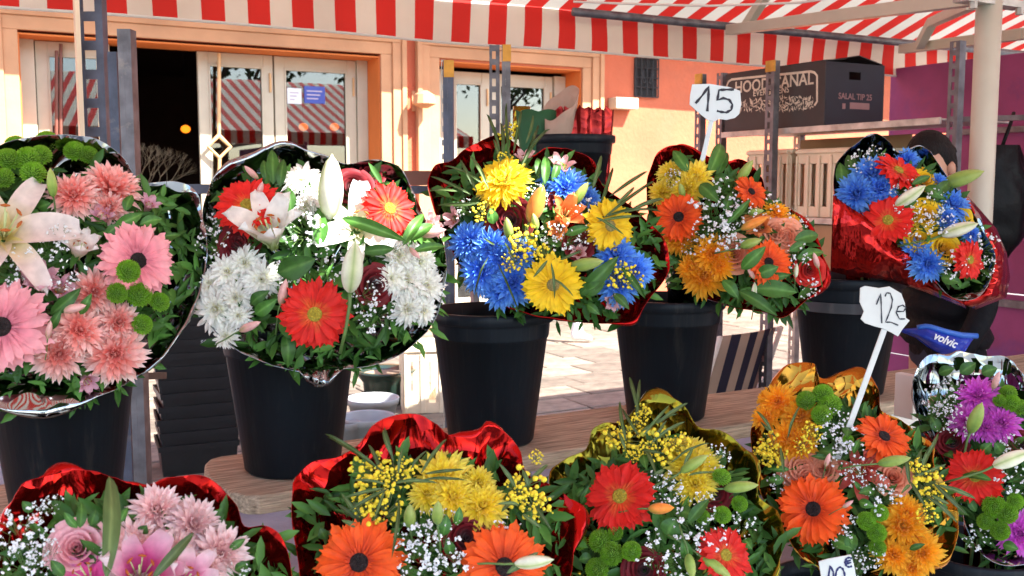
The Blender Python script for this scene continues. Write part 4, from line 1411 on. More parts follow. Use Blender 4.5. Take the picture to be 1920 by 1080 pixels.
def rose(color, var):
    key = ('r', color, var)
    if key not in CACHE:
        rg = random.Random(var + 170); k = MB()
        for li, (n, r0, r1, h, wd, curl) in enumerate(((2, .05, .10, .62, 2.6, .0), (3, .10, .20, .66, 1.5, .03), (3, .16, .34, .66, 1.3, .08), (4, .22, .50, .62, 1.1, .14), (5, .26, .72, .52, .95, .24), (5, .28, .94, .36, .85, .34))):
            ph = rg.random() * 6
            for i in range(n):
                az = ph + 2 * math.pi * (i + rg.uniform(-.1, .1)) / n
                rows, tn = [], []
                for a_ in range(8):
                    t = a_ / 7
                    rr = r0 + (r1 - r0) * math.sin(t * math.pi / 2) + curl * max(0, t - .72) ** 2 * 6
                    zz = h * (t ** .8) - curl * max(0, t - .7) ** 2 * 3
                    row = []
                    for b_ in range(9):
                        s = (b_ / 8 - .5) * 2
                        wv = wd * (.45 + .55 * math.sin(min(1, t * 1.3) * math.pi / 2)) * (1 - .15 * max(0, t - .8) * 5)
                        ang = az + s * wv
                        q = rr * (1 + .06 * s * (1 if li % 2 else -1)) + .015 * noise.noise(V((s * 2 + i, t * 2, li + var)))
                        z_ = zz - .10 * h * (s * s) * t + .02 * noise.noise(V((s * 3, li, i + var)))
                        row.append(V((q * math.cos(ang), q * math.sin(ang), z_ - .1))); tn.append(min(1, t * .75 + li * .05))
                    rows.append(row)
                k.grid(rows, False, tn)
        k.lathe([(.04, -.3), (.2, -.1), (.3, .05)], 12)
        CACHE[key] = k.mesh('rose', PET['rose_' + color], True)
    return CACHE[key]
def gyp(var):
    key = ('y', var)
    if key not in CACHE:
        random.seed(300 + var); rg = random.Random(var + 220)
        k, s = MB(), MB()
        for i in range(30):
            a = rg.random() * 6.28; q = math.sqrt(rg.random())
            p = V((q * math.cos(a), q * math.sin(a), rg.uniform(-.15, .5) * (1.2 - q)))
            sz = rg.choice((.04, .06, .085, .115))
            for j in range(5):
                k.ball(p + V((rg.uniform(-1, 1), rg.uniform(-1, 1), rg.uniform(-.5, .8))) * sz * .75, sz * rg.uniform(.35, .65), 1, .35, sq=.7)
            b0 = V((p.x * .35 + rg.uniform(-.08, .08), p.y * .35, -.55))
            s.tube([b0, (b0 + p) / 2 + V((rg.uniform(-.06, .06), rg.uniform(-.06, .06), .02)), p], .014, 3, False)
        CACHE[key] = (k.mesh('gypsophila', PET['gyp']), s.mesh('stem', STEM))
    return CACHE[key]
def mim(var):
    key = ('mi', var)
    if key not in CACHE:
        random.seed(400 + var); rg = random.Random(var + 260)
        k, s = MB(), MB()
        for i in range(44):
            a = rg.random() * 6.28; q = math.sqrt(rg.random())
            p = V((q * math.cos(a), q * math.sin(a), rg.uniform(-.25, .35)))
            k.ball(p, rg.choice((.05, .075, .10, .135)), 2, .10)
            b0 = V((p.x * .3, p.y * .3 - .2, -.45))
            s.tube([b0, (b0 + p) / 2 + V((rg.uniform(-.08, .08), rg.uniform(-.08, .08), 0)), p], .016, 3, False)
        CACHE[key] = (k.mesh('mimosa_sprig', PET['mim'], True), s.mesh('stem', MSTEM))
    return CACHE[key]
def leaf_me(kind):
    key = ('leaf', kind)
    if key not in CACHE:
        k = MB(); rows, tn = [], []
        n, c_ = 12, 7
        for i in range(n + 1):
            t = i / n
            w_ = (math.sin(math.pi * t ** (.8 if kind == 'broad' else .9)) ** (.8 if kind == 'broad' else .6)) if 0 < t < 1 else .02
            if i == n: w_ = .02
            row = []
            for j in range(c_):
                s = (j / (c_ - 1) - .5) * 2
                row.append(V((t, s * .5 * w_, .13 * math.sin(math.pi * t) + (.10 if kind == 'broad' else .05) * abs(s) * w_ * .5 - .02 + .012 * math.sin(t * 13 + s * 3) * abs(s) )))
                tn.append(min(1, abs(s) * 1.0))
            rows.append(row)
        k.grid(rows, False, tn)
        CACHE[key] = k.mesh('leaf', GREEN if kind == 'broad' else GREEN2, True)
    return CACHE[key]

def align(n, spin, sc, p):
    n = n.normalized()
    q = n.to_track_quat('Z', 'Y').to_matrix().to_4x4()
    return Matrix.Translation(p) @ q @ Matrix.Rotation(spin, 4, 'Z') @ Matrix.Scale(sc, 4)

def catmull(pts, n):
    out = []
    m_ = len(pts)
    seg = []
    for i in range(m_):
        seg.append((pts[(i + 1) % m_] - pts[i]).length)
    tot = sum(seg)
    acc = 0
    cum = []
    for s in seg:
        cum.append(acc); acc += s
    i = 0
    for j in range(n):
        d = tot * j / n
        while i < m_ - 1 and cum[i + 1] <= d: i += 1
        u = (d - cum[i]) / max(1e-9, seg[i])
        p0, p1, p2, p3 = pts[(i - 1) % m_], pts[i], pts[(i + 1) % m_], pts[(i + 2) % m_]
        out.append(0.5 * ((2 * p1) + (p2 - p0) * u + (2 * p0 - 5 * p1 + 4 * p2 - p3) * u * u + (3 * p1 - p0 - 3 * p2 + p3) * u ** 3))
    return out

def bouquet(label, rim, d, elev, yaw, bind, inner, outer, items, H=.075, seed=1, nleaf=260, bulge=.10, lip=.014, fill_r=.97, deep=.05):
    rg = random.Random(seed)
    xs_ = [p[0] for p in rim]; ys_ = [p[1] for p in rim]
    cx, cy = (min(xs_) + max(xs_)) / 2, (min(ys_) + max(ys_)) / 2
    C = P(cx, cy, d)
    tc = (CAM - C); tc.z = 0; tc.normalize()
    tc = Matrix.Rotation(yaw, 3, 'Z') @ tc
    n = (tc * math.cos(elev) + V((0, 0, 1)) * math.sin(elev)).normalized()
    e1 = V((0, 0, 1)).cross(n).normalized(); e2 = n.cross(e1)
    bindp = V(bind)
    root = thing('bouquet', bindp, label, 'bouquet', 'wrapped bouquets on the stall')
    def hit(px, py, off=0.0):
        r = ray(px, py)
        return CAM + r * ((C + n * off - CAM).dot(n) / r.dot(n))
    rim3 = [hit(x, y) for x, y in rim]
    NS = 150
    rs = catmull(rim3, NS)
    pol = [(math.atan2((p - C).dot(e2), (p - C).dot(e1)), math.hypot((p - C).dot(e1), (p - C).dot(e2))) for p in rs]
    def rimr(th):
        best = min(pol, key=lambda q: abs((q[0] - th + math.pi) % (2 * math.pi) - math.pi))
        return best[1]
    def rel(p):
        u, v = (p - C).dot(e1), (p - C).dot(e2)
        r = math.hypot(u, v)
        return min(1.3, r / max(.01, rimr(math.atan2(v, u)))), (e1 * u + e2 * v) / max(r, 1e-4)
    def surf(px, py, dz=0.0):
        rr, _ = rel(hit(px, py))
        p = hit(px, py, H * (1 - rr * rr) + dz)
        rr, rd = rel(hit(px, py))
        return p, rr, rd
    # ---- wrapping film
    ctr = sum(rs, V()) / NS
    rows = []
    NR = 16
    ph = rg.random() * 50
    for i in range(NR + 1):
        t = i / NR
        row = []
        for j, p in enumerate(rs):
            od = (p - C); od -= n * od.dot(n); od.normalize()
            B0 = bindp + od * .035
            dn = (p - B0)
            up_ = max(0.0, min(1.0, od.dot(e2) * .5 + .5))
            B1 = B0 + dn * .72 - n * (bulge + .05 * up_) * dn.length + V((0, 0, max(0.0, (B0.z + .03 - p.z)) * .7))
            q = B0 * (1 - t) ** 2 + B1 * 2 * t * (1 - t) + p * t * t
            th = 2 * math.pi * j / NS
            am = t ** 1.3
            rdg = (1 - abs(noise.noise(V((math.cos(th) * 3.2 + ph, math.sin(th) * 3.2, t * .8)))) * 2.2)
            dsp = .022 * rdg * max(0, rdg) * (1.15 - t) - .004 + .007 * noise.noise(V((math.cos(th) * 4, math.sin(th) * 4, t * 1.2 + ph))) + .004 * (1.2 - t) * noise.noise(V((math.cos(th) * 14, math.sin(th) * 14, t * 2.0 + ph)))
            wave = .016 * noise.noise(V((math.cos(th) * 2.4 + ph, math.sin(th) * 2.4, 4)))
            row.append(q + (n * .8 + od * .6) * dsp * am + n * wave * t * t)
        rows.append(row)
    last, prev = rows[-1], rows[-2]
    for a in (40, 80, 125):
        row = []
        for j in range(NS):
            dr = (last[j] - prev[j]).normalized()
            od = (rs[j] - C); od -= n * od.dot(n); od.normalize()
            bk_ = (-n * .75 + od * .65).normalized()
            th = 2 * math.pi * j / NS
            lr = .0006 + lip * 2.0 * max(0, -.12 + noise.noise(V((math.cos(th) * 2.2, math.sin(th) * 2.2, ph + 7))))
            an = R(a)
            row.append(last[j] + dr * lr * math.sin(an) + bk_ * lr * (1 - math.cos(an)))
        rows.append(row)
    # neck going down inside the bucket
    low = [[bindp + V((0, 0, -.22)) + (p - bindp) * .8 for p in rows[0]]]
    k = MB(); k.grid(low + rows, True)
    me = k.mesh('wrapping_film', [inner, outer], True)
    # make the first shell face the flowers
    pn = me.polygons[NS * 8].normal
    if sum(me.polygons[NS * 9 + q].normal.dot(n) for q in range(0, NS, 5)) < 0:
        bm = bmesh.new(); bm.from_mesh(me); bmesh.ops.reverse_faces(bm, faces=bm.faces); bm.to_mesh(me); bm.free()
        for p in me.polygons: p.use_smooth = True
    wo = link('wrapping_film', me, root)
    sm = wo.modifiers.new('film', 'SOLIDIFY'); sm.thickness = .0008; sm.offset = -1; sm.material_offset = 1; sm.material_offset_rim = 1
    # ---- stems
    k = MB()
    for i in range(14):
        a = rg.random() * 6.28; q = .025 * math.sqrt(rg.random())
        b0 = bindp + V((q * math.cos(a), q * math.sin(a), 0))
        k.tube([b0 + V((q * math.cos(a) * 1.2, q * math.sin(a) * 1.2, -.24)), b0, b0 + (C - bindp) * .5 + (e1 * math.cos(a) + e2 * math.sin(a)) * q * 3], .004, 5)
    so2 = put('stems', k, STEM, root); so2['kind'] = 'stuff'
    # ---- filler foliage
    k = MB()
    for i in range(int(nleaf * 2.4)):
        th = rg.uniform(-math.pi, math.pi); q = math.sqrt(rg.random()) * fill_r * (1 - (.36 if elev > R(28) else .22) * max(0, math.sin(th)))
        rr = rimr(th) * q
        p = C + (e1 * math.cos(th) + e2 * math.sin(th)) * rr + n * (H * (1 - q * q) - rg.uniform(.012, deep) - .01)
        a = rg.random() * 6.28
        dr = (e1 * math.cos(a) + e2 * math.sin(a) + n * rg.uniform(-.2, .9)).normalized()
        l = rg.uniform(.022, .055); w_ = l * rg.uniform(.22, .42)
        sd = dr.cross(n + V((rg.uniform(-.5, .5), rg.uniform(-.5, .5), rg.uniform(-.5, .5)))).normalized()
        up = sd.cross(dr)
        tn = rg.random()
        k.add([p, p + dr * l * .35 + sd * w_ * .45 + up * .004, p + dr * l * .7 + sd * w_ * .4, p + dr * l - up * .006, p + dr * l * .7 - sd * w_ * .4, p + dr * l * .35 - sd * w_ * .45 + up * .004, p + dr * l * .5 - up * .004 ],
              [(0, 1, 6), (1, 2, 6), (2, 3, 6), (3, 4, 6), (4, 5, 6), (5, 0, 6)], tn)
    fo = put('foliage', k, GREEN3, root, True); fo['kind'] = 'stuff'
    # ---- flowers
    for it in items:
        kd, a = it[0], it[1:]
        if kd == 'leaf' or kd == 'blade':
            x0, y0, x1, y1, wpx = a[:5]
            dz = a[5] if len(a) > 5 else .012
            A, rr, rd = surf(x0, y0, dz); B, _, _ = surf(x1, y1, dz + .015)
            dv = B - A; L_ = dv.length
            face = (n + (CAM - A).normalized() * .6 + V((rg.uniform(-.5, .5), rg.uniform(-.5, .5), rg.uniform(-.3, .3)))).normalized()
            sd = face.cross(dv).normalized(); up = dv.normalized().cross(sd)
            wm = wpx * depth(A) / FPX
            M = Matrix((dv, sd * wm, up * L_)).transposed().to_4x4(); M.translation = A
            M = Matrix(((dv.x, sd.x * wm, up.x * L_, A.x), (dv.y, sd.y * wm, up.y * L_, A.y), (dv.z, sd.z * wm, up.z * L_, A.z), (0, 0, 0, 1)))
            link('leaf', leaf_me('broad' if kd == 'leaf' else 'narrow'), root, M)
            continue
        if kd in ('g', 'm', 'r', 'l'):
            colr, x, y, r = a[:4]; opt = a[4] if len(a) > 4 else {}
        elif kd == 'b':
            colr, x, y, r, ang_ = a[:5]; opt = a[5] if len(a) > 5 else {}
        else:
            x, y, r = a[:3]; opt = a[3] if len(a) > 3 else {}
        p, rr, rd = surf(x, y, opt.get('dz', 0.0) + {'g': .022, 'm': .0, 'r': -.01, 'l': -.01, 'b': .03, 'p': .012, 'y': .018, 'i': .024}[kd])
        sc = r * depth(p) / FPX * {'g': 1.06, 'm': 1.12, 'r': 1.12, 'p': 1.1, 'l': 1.05, 'b': 1.0, 'y': 1.0, 'i': .95}[kd] * rg.uniform(.95, 1.07)
        f = opt.get('f', (0, 0))
        nd = n + rd * (.45 * rr) + (CAM - p).normalized() * .35 + RGT * f[0] + UPV * f[1] + V((rg.uniform(-1, 1), rg.uniform(-1, 1), rg.uniform(-1, 1))) * .22
        sp = rg.random() * 6.28
        vr = rg.randrange(5)
        if kd == 'g':
            me_, cm = gerbera(colr, opt.get('c', 'y'), vr)
            o = link('gerbera', me_, root, align(nd, sp, sc, p)); link('flower_centre', cm, o, align(nd, sp, sc, p))
        elif kd == 'm':
            link('chrysanthemum', mum(colr, vr), root, align(nd, sp, sc * 1.08, p - nd.normalized() * sc * .25))
        elif kd == 'r':
            link('rose', rose(colr, vr), root, align(nd, sp, sc * 1.05, p - nd.normalized() * sc * .35))
        elif kd == 'p':
            link('pompon_chrysanthemum', pom(vr), root, align(nd, sp, sc * 1.08, p))
        elif kd == 'l':
            op = opt.get('o', 'open')
            M = align(nd, opt.get('s', sp), sc / {'open': .95, 'half': .95, 'cup': .8}[op], p - nd.normalized() * sc * {'open': .35, 'half': .5, 'cup': .5}[op])
            me_, stm = lily(colr, op, vr)
            al = colr.startswith('alst')
            o = link('alstroemeria' if al else 'lily', me_, root, M)
            if op != 'cup': link('stamens', stm, o, M)
        elif kd == 'b':
            aa = R(ang_)
            axis = (UPV * math.cos(aa) + RGT * math.sin(aa) + n * .28).normalized()
            L_ = sc / .97
            me_, stm = bud(colr)
            M = align(axis, sp, L_, p - axis * L_ / 2)
            if 'w' in opt: M = M @ Matrix.Diagonal((opt['w'], opt['w'], 1, 1))
            o = link('flower_bud', me_, root, M); link('stem', stm, o, M)
        elif kd == 'y':
            me_, stm = gyp(vr)
            M = align(nd, sp, sc, p); o = link('gypsophila_sprig', me_, root, M); o['kind'] = 'stuff'; link('stem', stm, o, M)
        elif kd == 'i':
            me_, stm = mim(vr)
            M = align(nd, sp, sc, p); o = link('mimosa_sprig', me_, root, M); link('stem', stm, o, M)
    return root, surf
def fan(cx, cy, tips, w_=9, dz=.02):
    rg = random.Random(int(cx + cy))
    return [('blade', cx + (x - cx) * rg.uniform(.05, .5) + rg.uniform(-14, 14), cy + (y - cy) * rg.uniform(.05, .45) + rg.uniform(-10, 10), x, y, w_ * rg.uniform(.55, .85), dz + rg.uniform(-.015, .02)) for x, y in tips]

ZB = ZP + .33
ZFB = .381 + .34
Y = 'y'; D = {'c': 'd'}; YC = {'c': 'y'}; GC = {'c': 'g'}
# B1 pink, left
bouquet('large pink gerbera and white lily bouquet in mirror film at the left edge',
  [(-10, 275), (75, 256), (130, 247), (185, 262), (235, 300), (262, 335), (330, 340), (370, 368), (386, 440), (385, 510), (355, 590), (300, 670), (230, 725), (150, 755), (60, 770), (-30, 755), (-110, 640), (-120, 480), (-80, 330)],
  1.80, R(22), R(6), (bxs[0] + .01, YB - .03, ZB), F_SIL, F_REDOUT, [
  ('p', 15, 301, 22), ('p', 53, 300, 23), ('p', 76, 293, 20), ('p', 62, 327, 23), ('p', 6, 336, 20), ('p', 88, 268, 20, {'dz': -.05}), ('p', 30, 275, 20, {'dz': -.05}), ('p', 165, 292, 18, {'dz': -.05}), ('p', 140, 285, 18, {'dz': -.05}),
  ('p', 240, 509, 21, {'dz': .055}), ('p', 219, 550, 19), ('p', 259, 553, 23), ('p', 298, 567, 17), ('p', 265, 609, 18),
  ('l', 'p', 8, 432, 106, {'o': 'open', 's': 1.0, 'dz': .04, 'f': (.15, .1)}), ('l', 'p', 148, 470, 52, {'o': 'half', 'f': (.25, .9)}),
  ('b', 'bud_g', 97, 342, 50, -8), ('b', 'bud_p', 140, 578, 46, 80), ('b', 'bud_p', 282, 434, 26, 60), ('b', 'bud_p', 92, 618, 34, 10),
  ('m', 'pink', 137, 364, 42), ('m', 'pink', 210, 349, 52), ('m', 'pink', 205, 388, 32), ('m', 'pink', 179, 548, 40), ('m', 'pink', 150, 618, 46), ('m', 'pink', 223, 604, 40), ('m', 'pink', 111, 664, 44), ('m', 'pink', 215, 664, 54),
  ('g', 'pink', 258, 489, 78, D), ('g', 'pink', 3, 612, 88, D),
  ('l', 'alst_m', 192, 411, 34, {'o': 'half', 'f': (-.5, .4)}), ('l', 'alst_m', 78, 532, 46, {'o': 'half', 'f': (-.3, .5)}), ('l', 'alst_m', 110, 545, 36, {'o': 'half', 'f': (.5, .3)}), ('l', 'alst_m', 278, 388, 28, {'o': 'half', 'f': (.4, .5)}), ('l', 'alst_m', 160, 712, 30, {'o': 'half', 'f': (.3, -.6)}),
  ('leaf', 215, 425, 268, 400, 24), ('leaf', 262, 420, 305, 410, 22), ('leaf', 235, 395, 248, 365, 20), ('leaf', 95, 590, 152, 540, 26), ('leaf', 150, 590, 172, 550, 18), ('leaf', 200, 440, 225, 420, 20), ('leaf', 300, 445, 340, 440, 10), ('leaf', 90, 620, 115, 580, 18),
  ('leaf', 100, 385, 112, 340, 26, -.02), ('leaf', 70, 390, 95, 380, 26, -.02),
  ('y', 93, 463, 36), ('y', 10, 512, 38), ('y', 122, 522, 26), ('y', 115, 440, 24), ('y', 40, 490, 30)],
  seed=11, nleaf=420, bulge=.12, lip=.007, H=.07)
# B2 white and red
b2rim = [(376, 420), (392, 345), (425, 312), (480, 290), (540, 270), (590, 284), (640, 304), (700, 296), (745, 312), (775, 355), (795, 405), (828, 445), (838, 505), (828, 565), (815, 605), (775, 650), (710, 682), (645, 692), (580, 697), (520, 688), (455, 664), (405, 622), (374, 580), (370, 500)]
bouquet('white chrysanthemum and lily bouquet with three red gerberas in mirror film', b2rim, 1.98, R(20), R(2), (bxs[1] + .02, YB - .03, ZB), F_SIL, F_REDOUT, [
  ('g', 'red', 464, 385, 64, YC), ('g', 'red', 730, 392, 60, {'c': 'y', 'f': (.3, 0)}), ('g', 'red', 590, 589, 69, {'c': 'y', 'dz': .01}),
  ('r', 'd', 448, 452, 30), ('r', 'd', 661, 353, 34), ('r', 'd', 706, 535, 31), ('r', 'd', 690, 325, 26, {'dz': -.03}), ('r', 'd', 438, 470, 26),
  ('l', 'w', 506, 436, 88, {'o': 'half', 'f': (0, .95), 'dz': .03}), ('l', 'w', 672, 425, 74, {'o': 'open', 's': .4, 'dz': .01, 'f': (.1, .3)}),
  ('b', 'bud_w', 620, 350, 112, 2, {'w': 1.15, 'dz': .03}), ('b', 'bud_w', 661, 500, 92, 6, {'w': 1.2, 'dz': .04}),
  ('m', 'white', 566, 330, 40, {'f': (0, .6)}), ('m', 'white', 592, 352, 28), ('m', 'white', 490, 524, 36), ('m', 'white', 425, 508, 34), ('m', 'white', 457, 492, 32), ('m', 'white', 402, 580, 42), ('m', 'white', 441, 558, 32), ('m', 'white', 446, 593, 24), ('m', 'white', 421, 630, 24),
  ('m', 'white', 763, 520, 42), ('m', 'white', 800, 535, 36), ('m', 'white', 767, 580, 32), ('m', 'white', 749, 478, 36), ('m', 'white', 797, 582, 26), ('m', 'white', 573, 382, 22), ('m', 'white', 790, 490, 32), ('m', 'white', 735, 520, 30), ('m', 'white', 392, 530, 28),
  ('y', 568, 430, 44), ('y', 399, 455, 34), ('y', 684, 560, 34), ('y', 705, 592, 36), ('y', 615, 500, 34), ('y', 545, 505, 30), ('y', 580, 395, 26), ('y', 735, 470, 24), ('y', 395, 420, 24),
  ('leaf', 520, 512, 592, 485, 46, .03), ('leaf', 640, 408, 762, 452, 26, .06), ('leaf', 682, 472, 740, 466, 22, .04), ('leaf', 512, 345, 510, 280, 24, .0), ('leaf', 525, 350, 532, 298, 20, .0), ('leaf', 500, 340, 494, 300, 18, .0),
  ('leaf', 478, 590, 520, 560, 26), ('leaf', 470, 570, 505, 545, 24), ('leaf', 536, 625, 540, 690, 28), ('leaf', 525, 600, 560, 640, 30), ('leaf', 755, 460, 795, 400, 22, .03), ('leaf', 770, 450, 812, 420, 26, .03), ('leaf', 775, 470, 835, 462, 18, .03), ('leaf', 600, 460, 598, 390, 30, .0), ('leaf', 545, 400, 540, 350, 24, -.01),
  ('b', 'bud_p', 531, 547, 52, 14), ('b', 'bud_p', 469, 612, 44, 70), ('b', 'bud_p', 814, 436, 48, 80), ('b', 'bud_p', 471, 323, 34, -50), ('b', 'bud_p', 487, 357, 36, 20), ('b', 'bud_p', 529, 367, 32, 110), ('b', 'bud_p', 778, 475, 30, 140),
  ('l', 'alst', 803, 425, 30, {'o': 'half', 'f': (.7, .2)})],
  seed=12, nleaf=420, bulge=.12, lip=.008, H=.07)
b2 = [o for o in bpy.data.objects if o.get('label', '').startswith('white chrysanthemum and lily')][0]
k = MB(); rows = []
for i in range(7):
    t = i / 6
    rows.append([P(602 + 42 * s_ * (1 - .25 * t * t) - 3 * t, 688 + 38 * t * math.sqrt(max(0, 1 - (s_ * .93) ** 2)) , 1.885 - .02 * math.sin(t * 2.2) + .006 * math.sin(s_ * 7)) for s_ in [-1 + j / 10 for j in range(21)]])
k.grid(rows)
tgo = put('film_tongue', k, F_SIL, b2, True); tgo.modifiers.new('thickness', 'SOLIDIFY').thickness = .001
# B3 blue and yellow
bouquet('blue and yellow bouquet with long mimosa leaves in red metallic film',
  [(803, 345), (812, 308), (846, 300), (875, 274), (930, 252), (962, 262), (992, 290), (1030, 278), (1075, 280), (1113, 300), (1128, 345), (1175, 380), (1230, 430), (1256, 475), (1250, 520), (1215, 562), (1192, 600), (1145, 607), (1050, 600), (965, 580), (893, 540), (852, 480), (818, 400)],
  2.22, R(22), R(0), (bxs[2] + .05, YB - .02, ZB), F_RED, F_DARK, [
  ('g', 'yellow', 943, 340, 54, {'c': 'y', 'f': (-.3, .4)}), ('m', 'yellow', 943, 338, 46, {'dz': .02, 'f': (-.3, .4)}), ('g', 'yellow', 1143, 424, 50, {'c': 'g', 'f': (.25, 0)}), ('g', 'yellow', 1037, 534, 56, {'c': 'g', 'dz': .01}),
  ('m', 'blue', 878, 453, 40), ('m', 'blue', 920, 465, 36), ('m', 'blue', 902, 508, 42), ('m', 'blue', 935, 484, 34), ('m', 'blue', 960, 530, 40), ('m', 'blue', 938, 548, 30), ('m', 'blue', 1061, 349, 36), ('m', 'blue', 1155, 477, 40), ('m', 'blue', 1192, 506, 32), ('m', 'blue', 1160, 535, 36), ('m', 'blue', 974, 473, 28), ('m', 'blue', 1102, 370, 22), ('m', 'blue', 1030, 330, 22),
  ('r', 'd', 955, 412, 36), ('r', 'd', 1061, 374, 26), ('r', 'd', 1086, 457, 24),
  ('b', 'bud_o', 1006, 382, 70, 22, {'w': 1.3}), ('l', 'o', 1061, 404, 46, {'o': 'half', 'f': (.4, .3)}), ('l', 'o', 1050, 425, 34, {'o': 'half', 'f': (-.2, -.3)}),
  ('b', 'bud_g', 1088, 363, 52, 38, {'w': 1.1}), ('b', 'bud_g', 953, 428, 40, -10, {'w': 1.3}), ('b', 'bud_g', 1100, 495, 60, 85, {'w': 1.1}), ('b', 'bud_g', 1003, 415, 30, -15, {'w': 1.3}),
  ('l', 'alst', 857, 412, 30, {'o': 'half', 'f': (-.6, .2)}), ('l', 'alst', 1049, 318, 34, {'o': 'half', 'f': (.2, .8)}), ('l', 'alst', 984, 302, 28, {'o': 'half', 'f': (0, .8)}), ('l', 'alst', 1147, 563, 28, {'o': 'half', 'f': (.3, -.6)}), ('l', 'alst', 1085, 475, 24, {'o': 'half'}),
  ('i', 953, 246, 20, {'dz': .02}), ('i', 988, 453, 36), ('i', 1155, 514, 28), ('i', 1010, 477, 32), ('i', 945, 300, 18), ('i', 905, 398, 22), ('i', 960, 490, 24), ('i', 1185, 520, 24)] +
  fan(958, 315, [(912, 212), (1000, 215), (938, 228), (1032, 240), (978, 205), (1010, 232), (950, 190), (925, 260)], 9, .03) +
  fan(1110, 405, [(1245, 372), (1228, 338), (1205, 405), (1150, 312), (1190, 350), (1240, 395), (1170, 440), (1128, 290), (1215, 320)], 10, .03) +
  fan(910, 370, [(803, 358), (806, 330), (862, 298), (830, 310), (850, 388), (820, 385), (880, 290)], 9, .03) +
  fan(925, 455, [(890, 552), (965, 490), (975, 590), (905, 445)], 7, .05) + fan(1035, 480, [(1000, 520), (1040, 560), (1075, 555), (1090, 470)], 8, .05) +
  [('leaf', 1010, 335, 1008, 295, 16, .01), ('leaf', 1022, 345, 1022, 292, 18, .01), ('leaf', 1036, 340, 1048, 300, 16, .01), ('leaf', 1085, 555, 1160, 480, 30, .02), ('leaf', 1095, 550, 1135, 530, 26, .02), ('leaf', 1150, 550, 1180, 580, 18), ('leaf', 1165, 500, 1210, 560, 14, .02), ('leaf', 1100, 570, 1125, 590, 16), ('leaf', 985, 520, 1012, 560, 20, .01), ('leaf', 925, 420, 920, 390, 22), ('leaf', 1060, 440, 1105, 425, 18),
  ('y', 1008, 368, 26), ('y', 1061, 448, 30), ('y', 1100, 392, 26), ('y', 1030, 440, 26), ('y', 1100, 440, 22), ('y', 870, 390, 20)],
  seed=13, nleaf=380, bulge=.12, lip=.012, H=.07)
# B4 orange
bouquet('orange gerbera and chrysanthemum bouquet with the 15 price sign in dark red film',
  [(1212, 340), (1238, 278), (1270, 268), (1302, 282), (1345, 300), (1392, 298), (1426, 330), (1444, 372), (1482, 390), (1512, 420), (1540, 470), (1548, 525), (1505, 570), (1468, 597), (1438, 588), (1380, 575), (1310, 552), (1266, 512), (1240, 450), (1216, 400)],
  2.48, R(22), R(2), (bxs[3] + .03, YB - .02, ZB), F_RED, F_DARK, [
  ('g', 'orange', 1273, 407, 48, D), ('g', 'orange', 1408, 360, 36, {'c': 'd', 'f': (.6, .3)}), ('g', 'orange', 1441, 492, 42, {'c': 'd', 'f': (.2, 0)}),
  ('m', 'yellow', 1256, 323, 24), ('m', 'yellow', 1304, 331, 30), ('m', 'yellow', 1286, 353, 32), ('m', 'yellow', 1241, 360, 26),
  ('m', 'orange', 1275, 446, 30), ('m', 'orange', 1334, 477, 36), ('m', 'orange', 1319, 518, 38), ('m', 'orange', 1297, 503, 26), ('m', 'orange', 1456, 399, 26), ('m', 'orange', 1348, 497, 26), ('m', 'orange', 1485, 418, 18),
  ('r', 'c', 1377, 475, 30), ('r', 'c', 1475, 444, 30), ('r', 'r', 1520, 507, 26), ('r', 'c', 1455, 435, 24),
  ('l', 'o', 1425, 425, 36, {'o': 'half', 'f': (-.6, .1)}), ('b', 'bud_o', 1415, 418, 50, 70),
  ('b', 'bud_g', 1397, 321, 48, 38, {'w': 1.1}), ('b', 'bud_g', 1408, 456, 38, 75, {'w': 1.3}), ('b', 'bud_g', 1278, 357, 28, -15, {'w': 1.3}), ('b', 'bud_g', 1417, 397, 30, 85, {'w': 1.3}), ('b', 'bud_w', 1493, 507, 26, 4), ('b', 'bud_w', 1414, 545, 32, 4), ('b', 'bud_p', 1408, 512, 26, -35), ('b', 'bud_p', 1530, 488, 30, -20),
  ('leaf', 1290, 322, 1262, 282, 24, .01), ('leaf', 1330, 325, 1352, 268, 28, .01), ('leaf', 1345, 330, 1364, 285, 20, .0), ('leaf', 1312, 345, 1350, 380, 26, .02), ('leaf', 1362, 420, 1408, 372, 14, .03), ('leaf', 1390, 505, 1436, 462, 26, .05), ('leaf', 1415, 540, 1495, 548, 34, .03), ('leaf', 1385, 545, 1458, 592, 24, .03), ('leaf', 1338, 332, 1378, 338, 18), ('leaf', 1490, 450, 1535, 440, 26), ('leaf', 1495, 485, 1545, 472, 22), ('leaf', 1420, 515, 1460, 500, 26, .03), ('leaf', 1355, 525, 1385, 560, 24, .02), ('leaf', 1440, 522, 1482, 515, 16, .02), ('leaf', 1480, 470, 1512, 455, 18, .02), ('leaf', 1232, 440, 1215, 400, 22, -.01), ('leaf', 1360, 400, 1372, 360, 18, .0),
  ('y', 1334, 396, 50), ('y', 1378, 428, 44), ('y', 1350, 365, 34), ('y', 1434, 384, 30), ('y', 1515, 540, 24), ('y', 1300, 458, 26), ('y', 1495, 480, 26), ('y', 1348, 440, 36), ('y', 1260, 335, 20), ('y', 1495, 410, 22), ('y', 1390, 400, 30)],
  seed=14, nleaf=380, bulge=.12, lip=.010, H=.07)
